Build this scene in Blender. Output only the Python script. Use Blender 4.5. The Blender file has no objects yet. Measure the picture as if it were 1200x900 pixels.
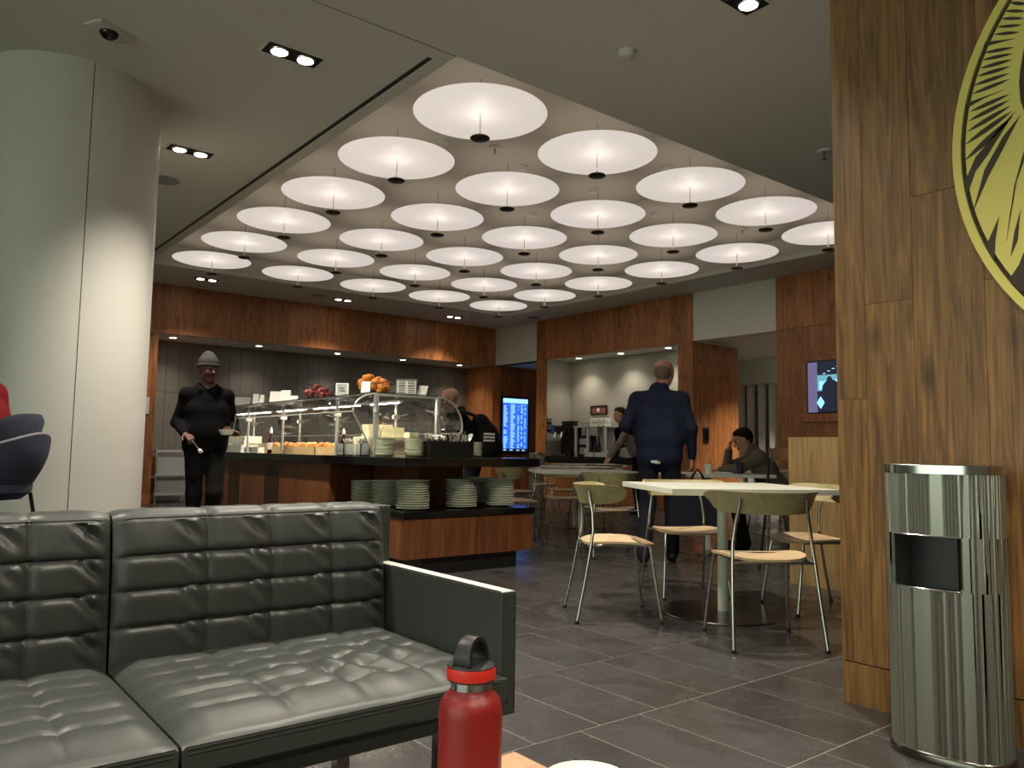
import bpy, bmesh, math, random
import numpy as np
from mathutils import Vector, Matrix, noise
random.seed(7); np.random.seed(7)
D = bpy.data; SC = bpy.context.scene; COL = SC.collection
PI = math.pi

# ------------------------------------------------------------------ camera
FPX = 922.8
def cam_axes(yaw, pitch, roll):
    f = np.array([math.cos(yaw)*math.cos(pitch), math.sin(yaw)*math.cos(pitch), math.sin(pitch)])
    r = np.array([math.sin(yaw), -math.cos(yaw), 0.0]); u = np.cross(r, f)
    return f, math.cos(roll)*r+math.sin(roll)*u, -math.sin(roll)*r+math.cos(roll)*u
CF, CR, CU = cam_axes(math.radians(51.4225), math.radians(4.841), math.radians(0.857))
CAM = np.array([0, 0, 0.97])
cd = D.cameras.new('camera'); cam = D.objects.new('camera', cd); COL.objects.link(cam)
cd.sensor_width = 36; cd.lens = FPX/1200*36; cd.clip_start = 0.05; cd.clip_end = 100
cam.matrix_world = Matrix(((CR[0], CU[0], -CF[0], 0), (CR[1], CU[1], -CF[1], 0), (CR[2], CU[2], -CF[2], 0.97), (0, 0, 0, 1)))
SC.camera = cam

# ------------------------------------------------------------------ world, exposure
w = D.worlds.new('world'); SC.world = w; w.use_nodes = True
bgn = w.node_tree.nodes['Background']
bgn.inputs[0].default_value = (0.57, 0.66, 0.55, 1); bgn.inputs[1].default_value = 1.3
SC.view_settings.view_transform = 'Standard'; SC.view_settings.look = 'None'
SC.view_settings.gamma = 1; SC.view_settings.use_curve_mapping = False
SC.view_settings.exposure = 1.95
SC.cycles.max_bounces = 8; SC.cycles.diffuse_bounces = 4; SC.cycles.glossy_bounces = 4
SC.cycles.transparent_max_bounces = 16; SC.cycles.sample_clamp_indirect = 4.0
SC.cycles.caustics_reflective = False; SC.cycles.caustics_refractive = False
DISC_EMIT = 0.16; DISC_SPOT = 0.36; DOWN_W = 125.0; NOOK_W = 16.0

# ------------------------------------------------------------------ helpers
def lin(c):
    return tuple(((v/255)/12.92 if v/255 <= 0.04045 else ((v/255+0.055)/1.055)**2.4) for v in c)
MATS = {}
def mat(name, rgb, rough=0.5, metal=0.0, noise_amt=0.0, nscale=8.0, bump=0.0, bscale=60.0, emit=None, estr=0.0, spec=0.5, aniso=0.0, coat=0.0, stretch=None):
    m = D.materials.new(name); m.use_nodes = True; nt = m.node_tree; b = nt.nodes['Principled BSDF']
    c = lin(rgb)
    b.inputs['Base Color'].default_value = (*c, 1); b.inputs['Roughness'].default_value = rough
    b.inputs['Metallic'].default_value = metal; b.inputs['Specular IOR Level'].default_value = spec
    b.inputs['Anisotropic'].default_value = aniso; b.inputs['Coat Weight'].default_value = coat
    if emit is not None:
        b.inputs['Emission Color'].default_value = (*lin(emit), 1); b.inputs['Emission Strength'].default_value = estr
    if noise_amt or bump:
        tc = nt.nodes.new('ShaderNodeTexCoord'); mp = nt.nodes.new('ShaderNodeMapping')
        nt.links.new(tc.outputs['Object'], mp.inputs[0])
        if stretch: mp.inputs['Scale'].default_value = stretch
    if noise_amt:
        n = nt.nodes.new('ShaderNodeTexNoise'); n.inputs['Scale'].default_value = nscale; n.inputs['Detail'].default_value = 5
        nt.links.new(mp.outputs[0], n.inputs[0])
        r = nt.nodes.new('ShaderNodeMapRange'); r.inputs[1].default_value = 0.25; r.inputs[2].default_value = 0.75
        r.inputs[3].default_value = 1-noise_amt; r.inputs[4].default_value = 1+noise_amt
        nt.links.new(n.outputs[0], r.inputs[0])
        mx = nt.nodes.new('ShaderNodeVectorMath'); mx.operation = 'SCALE'; mx.inputs[0].default_value = c
        nt.links.new(r.outputs[0], mx.inputs['Scale']); nt.links.new(mx.outputs[0], b.inputs['Base Color'])
    if bump:
        n2 = nt.nodes.new('ShaderNodeTexNoise'); n2.inputs['Scale'].default_value = bscale; n2.inputs['Detail'].default_value = 6
        nt.links.new(mp.outputs[0], n2.inputs[0])
        bp = nt.nodes.new('ShaderNodeBump'); bp.inputs['Strength'].default_value = bump; bp.inputs['Distance'].default_value = 0.01
        nt.links.new(n2.outputs[0], bp.inputs['Height']); nt.links.new(bp.outputs[0], b.inputs['Normal'])
    MATS[name] = m; return m

def wood(name, dark, light, rough=0.45, knots=0.6, vary=0.25, axis=2, scale=1.0):
    """grain along one world axis, shifted per plank by the object's random value"""
    m = D.materials.new(name); m.use_nodes = True; nt = m.node_tree; N = nt.nodes.new; L = nt.links.new; b = nt.nodes['Principled BSDF']
    g = N('ShaderNodeNewGeometry'); oi = N('ShaderNodeObjectInfo')
    off = N('ShaderNodeVectorMath'); off.operation = 'SCALE'; off.inputs[0].default_value = (37.1, 53.3, 21.7); L(oi.outputs['Random'], off.inputs['Scale'])
    ad = N('ShaderNodeVectorMath'); L(g.outputs['Position'], ad.inputs[0]); L(off.outputs[0], ad.inputs[1])
    mp = N('ShaderNodeMapping'); s = [14*scale]*3; s[axis] = 1.1*scale; mp.inputs['Scale'].default_value = s; L(ad.outputs[0], mp.inputs[0])
    n = N('ShaderNodeTexNoise'); n.inputs['Scale'].default_value = 1.6; n.inputs['Detail'].default_value = 8; n.inputs['Roughness'].default_value = 0.65; n.inputs['Distortion'].default_value = 1.2; L(mp.outputs[0], n.inputs[0])
    mp2 = N('ShaderNodeMapping'); s = [90*scale]*3; s[axis] = 3.0*scale; mp2.inputs['Scale'].default_value = s; L(ad.outputs[0], mp2.inputs[0])
    n2 = N('ShaderNodeTexNoise'); n2.inputs['Scale'].default_value = 1.0; n2.inputs['Detail'].default_value = 4; L(mp2.outputs[0], n2.inputs[0])
    mp3 = N('ShaderNodeMapping'); s = [7.0*scale]*3; s[axis] = 3.0*scale; mp3.inputs['Scale'].default_value = s; L(ad.outputs[0], mp3.inputs[0])
    v = N('ShaderNodeTexVoronoi'); v.inputs['Scale'].default_value = 1.0; L(mp3.outputs[0], v.inputs[0])
    kr = N('ShaderNodeMapRange'); kr.inputs[1].default_value = 0.05; kr.inputs[2].default_value = 0.28; kr.inputs[3].default_value = 1-knots; kr.inputs[4].default_value = 1.0; L(v.outputs['Distance'], kr.inputs[0])
    mixf = N('ShaderNodeMath'); mixf.operation = 'MULTIPLY_ADD'; mixf.inputs[1].default_value = 0.35; L(n2.outputs[0], mixf.inputs[0])
    n1s = N('ShaderNodeMath'); n1s.operation = 'MULTIPLY'; n1s.inputs[1].default_value = 0.75; L(n.outputs[0], n1s.inputs[0]); L(n1s.outputs[0], mixf.inputs[2])
    cr = N('ShaderNodeValToRGB'); cr.color_ramp.elements[0].position = 0.36; cr.color_ramp.elements[1].position = 0.70
    cr.color_ramp.elements[0].color = (*lin(dark), 1); cr.color_ramp.elements[1].color = (*lin(light), 1); L(mixf.outputs[0], cr.inputs[0])
    vr = N('ShaderNodeMapRange'); vr.inputs[3].default_value = 1-vary; vr.inputs[4].default_value = 1+vary; L(oi.outputs['Random'], vr.inputs[0])
    mu = N('ShaderNodeMath'); mu.operation = 'MULTIPLY'; L(vr.outputs[0], mu.inputs[0]); L(kr.outputs[0], mu.inputs[1])
    sc = N('ShaderNodeVectorMath'); sc.operation = 'SCALE'; L(cr.outputs[0], sc.inputs[0]); L(mu.outputs[0], sc.inputs['Scale'])
    L(sc.outputs[0], b.inputs['Base Color']); b.inputs['Roughness'].default_value = rough
    bp = N('ShaderNodeBump'); bp.inputs['Strength'].default_value = 0.12; bp.inputs['Distance'].default_value = 0.004; L(n2.outputs[0], bp.inputs['Height']); L(bp.outputs[0], b.inputs['Normal'])
    MATS[name] = m; return m

def glass(name, tint=(235, 240, 238), refl=0.9, rough=0.02):
    m = D.materials.new(name); m.use_nodes = True; nt = m.node_tree; nt.nodes.clear(); N = nt.nodes.new; L = nt.links.new
    o = N('ShaderNodeOutputMaterial'); mx = N('ShaderNodeMixShader'); t = N('ShaderNodeBsdfTransparent'); g = N('ShaderNodeBsdfGlossy'); f = N('ShaderNodeFresnel')
    f.inputs[0].default_value = 1.5; t.inputs[0].default_value = (*lin(tint), 1); g.inputs['Roughness'].default_value = rough
    mu = N('ShaderNodeMath'); mu.operation = 'MULTIPLY'; mu.inputs[1].default_value = refl; L(f.outputs[0], mu.inputs[0])
    L(mu.outputs[0], mx.inputs[0]); L(t.outputs[0], mx.inputs[1]); L(g.outputs[0], mx.inputs[2]); L(mx.outputs[0], o.inputs[0])
    MATS[name] = m; return m

class MB:
    """collects verts and faces of one part"""
    def __init__(s): s.v = []; s.f = []; s.m = []
    def add(s, vs, fs, mi=0):
        o = len(s.v); s.v += [tuple(map(float, q)) for q in vs]; s.f += [tuple(i+o for i in q) for q in fs]; s.m += [mi]*len(fs); return s
    def box(s, x0, x1, y0, y1, z0, z1, mi=0):
        vs = [(x, y, z) for z in (z0, z1) for y in (y0, y1) for x in (x0, x1)]
        return s.add(vs, [(0, 2, 3, 1), (4, 5, 7, 6), (0, 1, 5, 4), (2, 6, 7, 3), (0, 4, 6, 2), (1, 3, 7, 5)], mi)
    def obox(s, c, ax, ay, az, mi=0):
        c, ax, ay, az = map(np.array, (c, ax, ay, az))
        vs = [c+i*ax+j*ay+k*az for k in (-1, 1) for j in (-1, 1) for i in (-1, 1)]
        return s.add(vs, [(0, 2, 3, 1), (4, 5, 7, 6), (0, 1, 5, 4), (2, 6, 7, 3), (0, 4, 6, 2), (1, 3, 7, 5)], mi)
    def lathe(s, prof, c=(0, 0, 0), n=24, mi=0, cap=True, sx=1, sy=1):
        vs = []; fs = []
        for r, z in prof:
            for i in range(n):
                a = 2*PI*i/n; vs.append((c[0]+sx*r*math.cos(a), c[1]+sy*r*math.sin(a), c[2]+z))
        for k in range(len(prof)-1):
            for i in range(n):
                j = (i+1) % n; fs.append((k*n+i, k*n+j, (k+1)*n+j, (k+1)*n+i))
        if cap:
            fs.append(tuple(range(n-1, -1, -1))); fs.append(tuple((len(prof)-1)*n+i for i in range(n)))
        return s.add(vs, fs, mi)
    def tube(s, path, r, n=8, mi=0, closed=False, cap=True):
        P = [np.array(p, float) for p in path]; R_ = r if isinstance(r, (list, tuple)) else [r]*len(P)
        vs = []; fs = []; M = len(P); up = None
        for k in range(M):
            a = P[(k-1) % M] if (k > 0 or closed) else P[k]; b = P[(k+1) % M] if (k < M-1 or closed) else P[k]
            t = b-a; t = t/(np.linalg.norm(t)+1e-9)
            if up is None:
                up = np.array([0, 0, 1.0]) if abs(t[2]) < 0.9 else np.array([1.0, 0, 0])
            x = np.cross(up, t); x /= np.linalg.norm(x)+1e-9; up = np.cross(t, x)
            for i in range(n):
                q = 2*PI*i/n; vs.append(P[k]+R_[k]*(math.cos(q)*x+math.sin(q)*up))
        for k in range(M if closed else M-1):
            for i in range(n):
                j = (i+1) % n; k2 = (k+1) % M; fs.append((k*n+i, k*n+j, k2*n+j, k2*n+i))
        if cap and not closed:
            fs.append(tuple(range(n-1, -1, -1))); fs.append(tuple((M-1)*n+i for i in range(n)))
        return s.add(vs, fs, mi)
    def ball(s, c, r, n=12, mi=0, sq=(1, 1, 1)):
        m_ = max(4, n//2); prof = []
        vs = [(c[0], c[1], c[2]-r*sq[2])]; fs = []
        for k in range(1, m_):
            a = -PI/2+PI*k/m_
            for i in range(n):
                q = 2*PI*i/n; vs.append((c[0]+r*sq[0]*math.cos(a)*math.cos(q), c[1]+r*sq[1]*math.cos(a)*math.sin(q), c[2]+r*sq[2]*math.sin(a)))
        vs.append((c[0], c[1], c[2]+r*sq[2]))
        for i in range(n): fs.append((0, 1+(i+1) % n, 1+i))
        for k in range(m_-2):
            for i in range(n): j = (i+1) % n; fs.append((1+k*n+i, 1+k*n+j, 1+(k+1)*n+j, 1+(k+1)*n+i))
        b = 1+(m_-2)*n
        for i in range(n): fs.append((b+i, b+(i+1) % n, len(vs)-1))
        return s.add(vs, fs, mi)
    def prism(s, poly, z0, z1, mi=0):
        n = len(poly); vs = [(x, y, z0) for x, y in poly]+[(x, y, z1) for x, y in poly]
        fs = [tuple(range(n-1, -1, -1)), tuple(range(n, 2*n))]+[(i, (i+1) % n, n+(i+1) % n, n+i) for i in range(n)]
        return s.add(vs, fs, mi)
    def grid(s, fn, nu, nv, mi=0, closed_u=False):
        vs = [fn(i/(nu-(0 if closed_u else 1)), j/(nv-1)) for j in range(nv) for i in range(nu)]; fs = []
        for j in range(nv-1):
            for i in range(nu if closed_u else nu-1):
                i2 = (i+1) % nu; fs.append((j*nu+i, j*nu+i2, (j+1)*nu+i2, (j+1)*nu+i))
        return s.add(vs, fs, mi)
    def mesh(s, name, mats, smooth=False, bevel=0.0):
        me = D.meshes.new(name); me.from_pydata(s.v, [], s.f)
        for m in (mats if isinstance(mats, (list, tuple)) else [mats]): me.materials.append(MATS[m] if isinstance(m, str) else m)
        if any(s.m): me.polygons.foreach_set('material_index', s.m)
        bm = bmesh.new(); bm.from_mesh(me)
        if bevel:
            es = [e for e in bm.edges if len(e.link_faces) == 2 and e.calc_face_angle(0) > 0.6]
            bmesh.ops.bevel(bm, geom=es, offset=bevel, segments=2, affect='EDGES', profile=0.7)
        bmesh.ops.recalc_face_normals(bm, faces=bm.faces)
        bm.to_mesh(me); bm.free()
        if smooth:
            me.polygons.foreach_set('use_smooth', [True]*len(me.polygons))
            try: me.set_sharp_from_angle(angle=math.radians(40))
            except Exception: pass
        me.update(); return me
    def build(s, name, mats, parent=None, smooth=False, bevel=0.0):
        return obj(name, s.mesh(name, mats, smooth, bevel), parent)

def obj(name, me, parent=None):
    o = D.objects.new(name, me); COL.objects.link(o)
    if parent is not None: o.parent = parent
    return o
def tag(o, label=None, cat=None, group=None, kind=None):
    if label: o['label'] = label
    if cat: o['category'] = cat
    if group: o['group'] = group
    if kind: o['kind'] = kind
    return o
def thing(name, label, cat, loc=(0, 0, 0), rz=0, group=None):
    o = obj(name, None); o.location = loc; o.rotation_euler = (0, 0, rz); return tag(o, label, cat, group)
def struct(o): o['kind'] = 'structure'; return o
def copy_tree(o, parent=None):
    c = o.copy(); COL.objects.link(c); c.parent = parent
    for ch in list(o.children): copy_tree(ch, c)
    return c
def at(px, axis, val):
    d = CF+CR*(px[0]-600)/FPX-CU*(px[1]-450)/FPX; t = (val-CAM[axis])/d[axis]; return CAM+t*d
UNIT = {}
def unit_box(matname):
    if matname not in UNIT: UNIT[matname] = MB().box(-.5, .5, -.5, .5, -.5, .5).mesh('piece_'+matname, matname)
    return UNIT[matname]
def piece(name, matname, parent, x0, x1, y0, y1, z0, z1):
    o = obj(name, unit_box(matname), parent); o.location = ((x0+x1)/2, (y0+y1)/2, (z0+z1)/2); o.scale = (abs(x1-x0), abs(y1-y0), abs(z1-z0)); return o
def planks(parent, axis, c0, c1, u0, u1, z0, z1, wmin, wmax, matname, name='plank', gap=0.002, joint=0.0):
    """vertical boards side by side; axis = normal axis (0: x, 1: y), c0..c1 its depth range"""
    u = u0
    while u < u1-1e-4:
        wd = random.uniform(wmin, wmax)
        if u1-(u+wd) < wmin*0.6: wd = u1-u
        zs = [z0, z1]
        if joint and random.random() < joint: zs = [z0, z0+(z1-z0)*random.uniform(0.25, 0.75), z1]
        for a, b in zip(zs[:-1], zs[1:]):
            dc = random.uniform(0, 0.0012); s_ = 1 if c1 > c0 else -1
            if axis == 0: piece(name, matname, parent, c0, c1+dc*s_, u+gap/2, u+wd-gap/2, a+gap/2, b-gap/2)
            else: piece(name, matname, parent, u+gap/2, u+wd-gap/2, c0, c1+dc*s_, a+gap/2, b-gap/2)
        u += wd
def lamp(name, kind, loc, energy, color=(1, 0.88, 0.72), parent=None, size=0.04, spot=None, up=False, blend=0.6):
    l = D.lights.new(name, kind); l.energy = energy; l.color = color
    if kind in ('SPOT', 'POINT'): l.shadow_soft_size = size
    if spot: l.spot_size = math.radians(spot); l.spot_blend = blend
    o = D.objects.new(name, l); COL.objects.link(o); o.location = loc
    if up: o.rotation_euler = (PI, 0, 0)
    if parent is not None: o.parent = parent
    return o

# ------------------------------------------------------------------ materials
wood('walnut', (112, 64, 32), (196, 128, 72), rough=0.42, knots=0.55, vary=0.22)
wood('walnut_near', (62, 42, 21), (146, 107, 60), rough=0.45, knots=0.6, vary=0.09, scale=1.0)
wood('buffet_wood', (62, 34, 19), (118, 70, 40), rough=0.35, knots=0.1, vary=0.12)
wood('oak_panel', (106, 84, 52), (150, 122, 80), rough=0.5, knots=0.15, vary=0.05)
wood('table_wood', (150, 110, 80), (205, 165, 130), rough=0.25, knots=0.0, vary=0.0, axis=0)
wood('chair_ply', (138, 128, 90), (170, 158, 116), rough=0.4, knots=0.0, vary=0.06, axis=0, scale=0.6)
wood('seat_ply', (164, 140, 106), (200, 176, 140), rough=0.35, knots=0.0, vary=0.06, axis=0, scale=0.6)
wood('dark_ply', (70, 48, 30), (110, 78, 50), rough=0.35, knots=0.0, vary=0.06, axis=0, scale=0.6)
mat('ceiling_paint', (218, 217, 210), 0.8)
mat('coffer_paint', (206, 200, 190), 0.75)
mat('white_wall', (214, 210, 198), 0.8)
mat('beige_wall', (176, 172, 158), 0.75, noise_amt=0.03, nscale=2)
mat('column_paint', (208, 207, 200), 0.45)
mat('groove', (30, 28, 26), 0.9)
mat('grey_panel', (112, 108, 102), 0.55, noise_amt=0.06, nscale=3)
mat('black', (14, 14, 14), 0.45)
mat('black_gloss', (10, 10, 11), 0.08, spec=0.6)
mat('granite', (16, 15, 15), 0.12, noise_amt=0.5, nscale=120)
mat('chrome', (190, 190, 186), 0.18, metal=1.0)
mat('steel', (176, 176, 164), 0.42, metal=.9, aniso=0.8, bump=0.015, bscale=10, stretch=(60, 60, 0.05))
mat('dark_steel', (120, 116, 108), 0.22, metal=1.0)
mat('brass_dark', (70, 58, 44), 0.4, metal=0.8)
mat('nickel', (205, 190, 170), 0.3, metal=0.7)
mat('gold', (222, 208, 112), 0.42, metal=0.1)
mat('inlay_brown', (58, 44, 26), 0.6)
mat('white_laminate', (214, 216, 204), 0.22)
mat('white_post', (196, 204, 190), 0.35)
mat('leather', (57, 61, 58), 0.42, noise_amt=0.06, nscale=6, bump=0.06, bscale=220)
mat('leather_dark', (44, 47, 45), 0.4, bump=0.06, bscale=220)
mat('stitch', (38, 40, 37), 0.7)
mat('bottle_red', (122, 18, 18), 0.42, bump=0.03, bscale=500)
mat('cap_red', (196, 40, 28), 0.45)
mat('plate', (222, 226, 206), 0.25)
mat('porcelain', (232, 230, 220), 0.2)
mat('cream', (232, 224, 188), 0.4)
mat('paper', (232, 230, 222), 0.7)
mat('print', (120, 120, 116), 0.7)
mat('bread', (198, 142, 80), 0.7, noise_amt=0.25, nscale=30)
mat('board', (222, 190, 138), 0.5)
mat('orange', (214, 134, 48), 0.5, noise_amt=0.15, nscale=40)
mat('apple', (142, 58, 56), 0.35, noise_amt=0.4, nscale=14)
mat('sauce', (60, 18, 14), 0.2)
mat('grey_crock', (176, 180, 176), 0.4)
mat('navy_fabric', (44, 48, 66), 0.9, noise_amt=0.15, nscale=60)
mat('navy_piping', (120, 120, 124), 0.6)
mat('screen_blue', (20, 46, 110), 0.4, emit=(40, 92, 200), estr=0.42)
mat('screen_white', (90, 120, 160), 0.4, emit=(140, 186, 246), estr=0.5)
mat('screen_dark', (14, 16, 24), 0.3, emit=(14, 18, 30), estr=0.6)
mat('screen_purple', (60, 56, 78), 0.3, emit=(66, 62, 88), estr=0.7)
mat('screen_teal', (70, 110, 120), 0.3, emit=(70, 112, 124), estr=0.7)
mat('screen_sky', (90, 150, 220), 0.3, emit=(90, 160, 236), estr=1.0)
mat('lens', (255, 250, 240), 0.4, emit=(255, 244, 224), estr=6.0)
mat('disc', (214, 206, 200), 0.5, emit=(255, 243, 234), estr=DISC_EMIT)
mat('disc_back', (226, 220, 210), 0.6, emit=(255, 242, 226), estr=DISC_EMIT*.5)
mat('arm_highlight', (216, 212, 204), 0.35)  # near-white colour of the highlight painted on the sofa arms
mat('picture', (150, 92, 84), 0.5)
glass('glass', (252, 253, 252), .5); glass('glass_shelf', (240, 246, 242), .8)
mat('satin', (206, 206, 200), 0.32, metal=.55)
mat('plastic_white', (214, 212, 206), 0.4)
mat('dome_dark', (24, 24, 26), 0.05)
mat('mesh_grey', (150, 150, 146), 0.8)

def floor_mat(name, rgb):
    m = D.materials.new(name); m.use_nodes = True; nt = m.node_tree; N = nt.nodes.new; L = nt.links.new; b = nt.nodes['Principled BSDF']
    g = N('ShaderNodeNewGeometry'); oi = N('ShaderNodeObjectInfo')
    rs = N('ShaderNodeMath'); L(oi.outputs['Random'], rs.inputs[0]); L(g.outputs['Random Per Island'], rs.inputs[1])
    off = N('ShaderNodeVectorMath'); off.operation = 'SCALE'; off.inputs[0].default_value = (31, 47, 19); L(rs.outputs[0], off.inputs['Scale'])
    ad = N('ShaderNodeVectorMath'); L(g.outputs['Position'], ad.inputs[0]); L(off.outputs[0], ad.inputs[1])
    n = N('ShaderNodeTexNoise'); n.inputs['Scale'].default_value = 3.2; n.inputs['Detail'].default_value = 10; n.inputs['Roughness'].default_value = 0.72; n.inputs['Distortion'].default_value = 0.6; L(ad.outputs[0], n.inputs[0])
    n2 = N('ShaderNodeTexNoise'); n2.inputs['Scale'].default_value = 60; n2.inputs['Detail'].default_value = 6; L(ad.outputs[0], n2.inputs[0])
    fr = N('ShaderNodeMath'); fr.operation = 'FRACT'; L(rs.outputs[0], fr.inputs[0])
    vr = N('ShaderNodeMapRange'); vr.inputs[3].default_value = 0.82; vr.inputs[4].default_value = 1.18; L(fr.outputs[0], vr.inputs[0])
    cr = N('ShaderNodeMapRange'); cr.inputs[1].default_value = 0.3; cr.inputs[2].default_value = 0.7; cr.inputs[3].default_value = 0.7; cr.inputs[4].default_value = 1.35; L(n.outputs[0], cr.inputs[0])
    mu = N('ShaderNodeMath'); mu.operation = 'MULTIPLY'; L(vr.outputs[0], mu.inputs[0]); L(cr.outputs[0], mu.inputs[1])
    sc = N('ShaderNodeVectorMath'); sc.operation = 'SCALE'; sc.inputs[0].default_value = lin(rgb); L(mu.outputs[0], sc.inputs['Scale']); L(sc.outputs[0], b.inputs['Base Color'])
    rr = N('ShaderNodeMapRange'); rr.inputs[1].default_value = 0.3; rr.inputs[2].default_value = 0.7; rr.inputs[3].default_value = 0.20; rr.inputs[4].default_value = 0.34; L(n.outputs[0], rr.inputs[0]); L(rr.outputs[0], b.inputs['Roughness'])
    bp = N('ShaderNodeBump'); bp.inputs['Strength'].default_value = 0.25; bp.inputs['Distance'].default_value = 0.003; L(n2.outputs[0], bp.inputs['Height']); L(bp.outputs[0], b.inputs['Normal'])
    MATS[name] = m
floor_mat('slate', (54, 53, 52))
mat('grout', (122, 117, 110), 0.8)
# ------------------------------------------------------------------ the room
ZC, ZS, ZR = 3.70, 2.865, 4.02
XB, YA = 10.68, 14.0
fl = struct(MB().box(-8, 16, -6, 16, -0.15, -0.0015).build('floor', 'grout'))
TW, TL, YL0, XL0 = 0.305, 0.62, 2.06, 2.07
tile_me = MB().box(-TW/2+.003, TW/2-.003, -TL/2+.003, TL/2-.003, -0.012, 0).mesh('tile', 'slate', bevel=0.0012)
def in_view(x, y):
    d = np.array([x, y, 0])-CAM; z = d@CF
    if z < 0.5: return False
    u = 600+FPX*(d@CR)/z; v = 450-FPX*(d@CU)/z
    return -60 < u < 1260 and v < 960
cand = []; rest = []
for j in range(-6, 22):
    for i in range(-18, 38):
        x = XL0+(i+0.5)*TW+(j % 3)*TW/3; y = YL0+(j+0.5)*TL
        (cand if (in_view(x, y) and 0.55 < x < 10.5 and not (x < 1.25 and y > 1.6)) else rest).append((x, y))
cand.sort(key=lambda p: p[0]**2+p[1]**2)
for x, y in cand[:300]:
    o = obj('tile', tile_me, fl); o.location = (x, y, 0)
mb = MB()
for x, y in cand[300:]+rest: mb.box(x-TW/2+.003, x+TW/2-.003, y-TL/2+.003, y+TL/2-.003, -0.012, 0)
tag(mb.build('tiles_beyond', 'slate', fl), kind='stuff')

# walls behind and left of the camera, with a wide window on the left
wlf = struct(MB().box(-6.2, -6, -5, -3.5, 0, ZC).box(-6.2, -6, 4.5, 16, 0, ZC).box(-6.2, -6, -3.5, 4.5, 0, .3).box(-6.2, -6, -3.5, 4.5, 3.3, ZC).build('wall_left', 'white_wall'))
win = struct(obj('window_1', None))
for k in range(5): MB().box(-6.13, -6.07, -3.5+k*1.98, -3.5+k*1.98+.08, .3, 3.3).build('mullion', 'dark_steel', win)
for k in range(4): MB().box(-6.105, -6.095, -3.42+k*1.98, -3.5+(k+1)*1.98, .3, 3.3).build('pane', 'glass', win)
struct(MB().box(-6.2, 17, -5.2, -5, 0, ZC).build('wall_front', 'beige_wall'))
struct(MB().box(-6.2, 2.4, 15.0, 15.2, 0, ZC).build('wall_far_left', 'beige_wall'))
struct(MB().box(15.4, 15.5, -5, 5.2, 0, ZC).build('wall_far_right', 'beige_wall'))
# ceiling: main plane, slot, seam, lit recess
CX0, CX1, CY0, CY1 = 2.96, 9.80, 4.393, 12.50
ceil = struct(obj('ceiling', None))
def cpan(x0, x1, y0, y1, z0=ZC, z1=ZC+.06, m='ceiling_paint', name='panel'): return piece(name, m, ceil, x0, x1, y0, y1, z0, z1)
cpan(-6.2, 15.5, -5.2, CY0-.012)
cpan(-8, 2.81, CY0, CY1); cpan(2.855, CX0, CY0, CY1); cpan(2.81, 2.855, CY0, 4.52)
cpan(CX1, XB+.02, CY0, CY1); cpan(-8, XB+.02, CY1, YA+.02); cpan(XB+.02, 15.5, CY0, 6.8)
piece('slot', 'black', ceil, 2.8105, 2.8545, 4.5205, CY1, ZC+.004, ZC+.06)
piece('shadow_gap', 'black', ceil, -6.2, CX0, CY0-.0115, CY0-.0005, ZC+.004, ZC+.06)
piece('recess_top', 'coffer_paint', ceil, CX0-.1, CX1+.1, CY0-.1, CY1+.1, ZR, ZR+.05)
for a in ((CX0-.05, CX0, CY0, CY1), (CX1, CX1+.05, CY0, CY1), (CX0-.05, CX1+.05, CY0-.05, CY0), (CX0-.05, CX1+.05, CY1, CY1+.05)):
    piece('recess_side', 'coffer_paint', ceil, *a, ZC+.06, ZR)
p = piece('recess_seam', 'groove', ceil, 7.0, 7.008, CY0, CY1, ZR-.001, ZR+.004)

# back wall with the buffet niche
wb = struct(MB().box(2.4, 10.66, YA+.03, YA+.09, ZS, ZC).build('wall_back', 'walnut'))
planks(wb, 1, YA+.03, YA, 2.4, 10.678, ZS, ZC, .13, .30, 'walnut')
planks(wb, 1, YA+.03, YA, 2.4, 3.54, .16, ZS, .25, .45, 'walnut')
planks(wb, 1, YA+.03, YA, 2.4, 3.54, 0, .16, .6, 1.2, 'walnut')
wn = struct(MB().box(2.4, 10.7, 15.03, 15.1, 0, 3.0).build('wall_back_niche', 'grey_panel'))
zj = float(at((262, 463), 1, 15.0)[2])
planks(wn, 1, 15.03, 15.0, 3.5, 10.62, zj, ZS, .22, .235, 'grey_panel', name='board', gap=.006)
planks(wn, 1, 15.03, 15.0, 3.5, 10.62, 0, zj, .22, .235, 'grey_panel', name='board', gap=.006)
struct(MB().box(2.4, 10.62, YA+.0, 15.05, ZS, ZS+.05).build('ceiling_niche', 'ceiling_paint'))
ws = struct(MB().box(10.64, 10.70, YA+.03, 15.05, 0, ZS).build('wall_niche_side', 'walnut'))
planks(ws, 0, 10.64, 10.61, YA, 15.0, 0, ZS, .2, .4, 'walnut')
wl = struct(MB().box(3.40, 3.54, YA+.03, 15.03, 0, ZS).build('wall_niche_left', 'walnut'))
# wall that carries the flight board, in the passage
wf = struct(MB().box(10.70, 13.0, YA+.03, YA+.09, 0, ZS).build('wall_passage', 'walnut'))
planks(wf, 1, YA+.03, YA, 10.61, 13.0, 0, ZS, .18, .4, 'walnut')
struct(MB().box(13.0, 13.1, 12.3, 14.1, 0, ZS).build('wall_passage_end', 'beige_wall'))
struct(MB().box(XB+.02, 13.1, 12.57, YA+.03, ZS, ZS+.05).build('ceiling_passage', 'ceiling_paint'))
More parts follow.
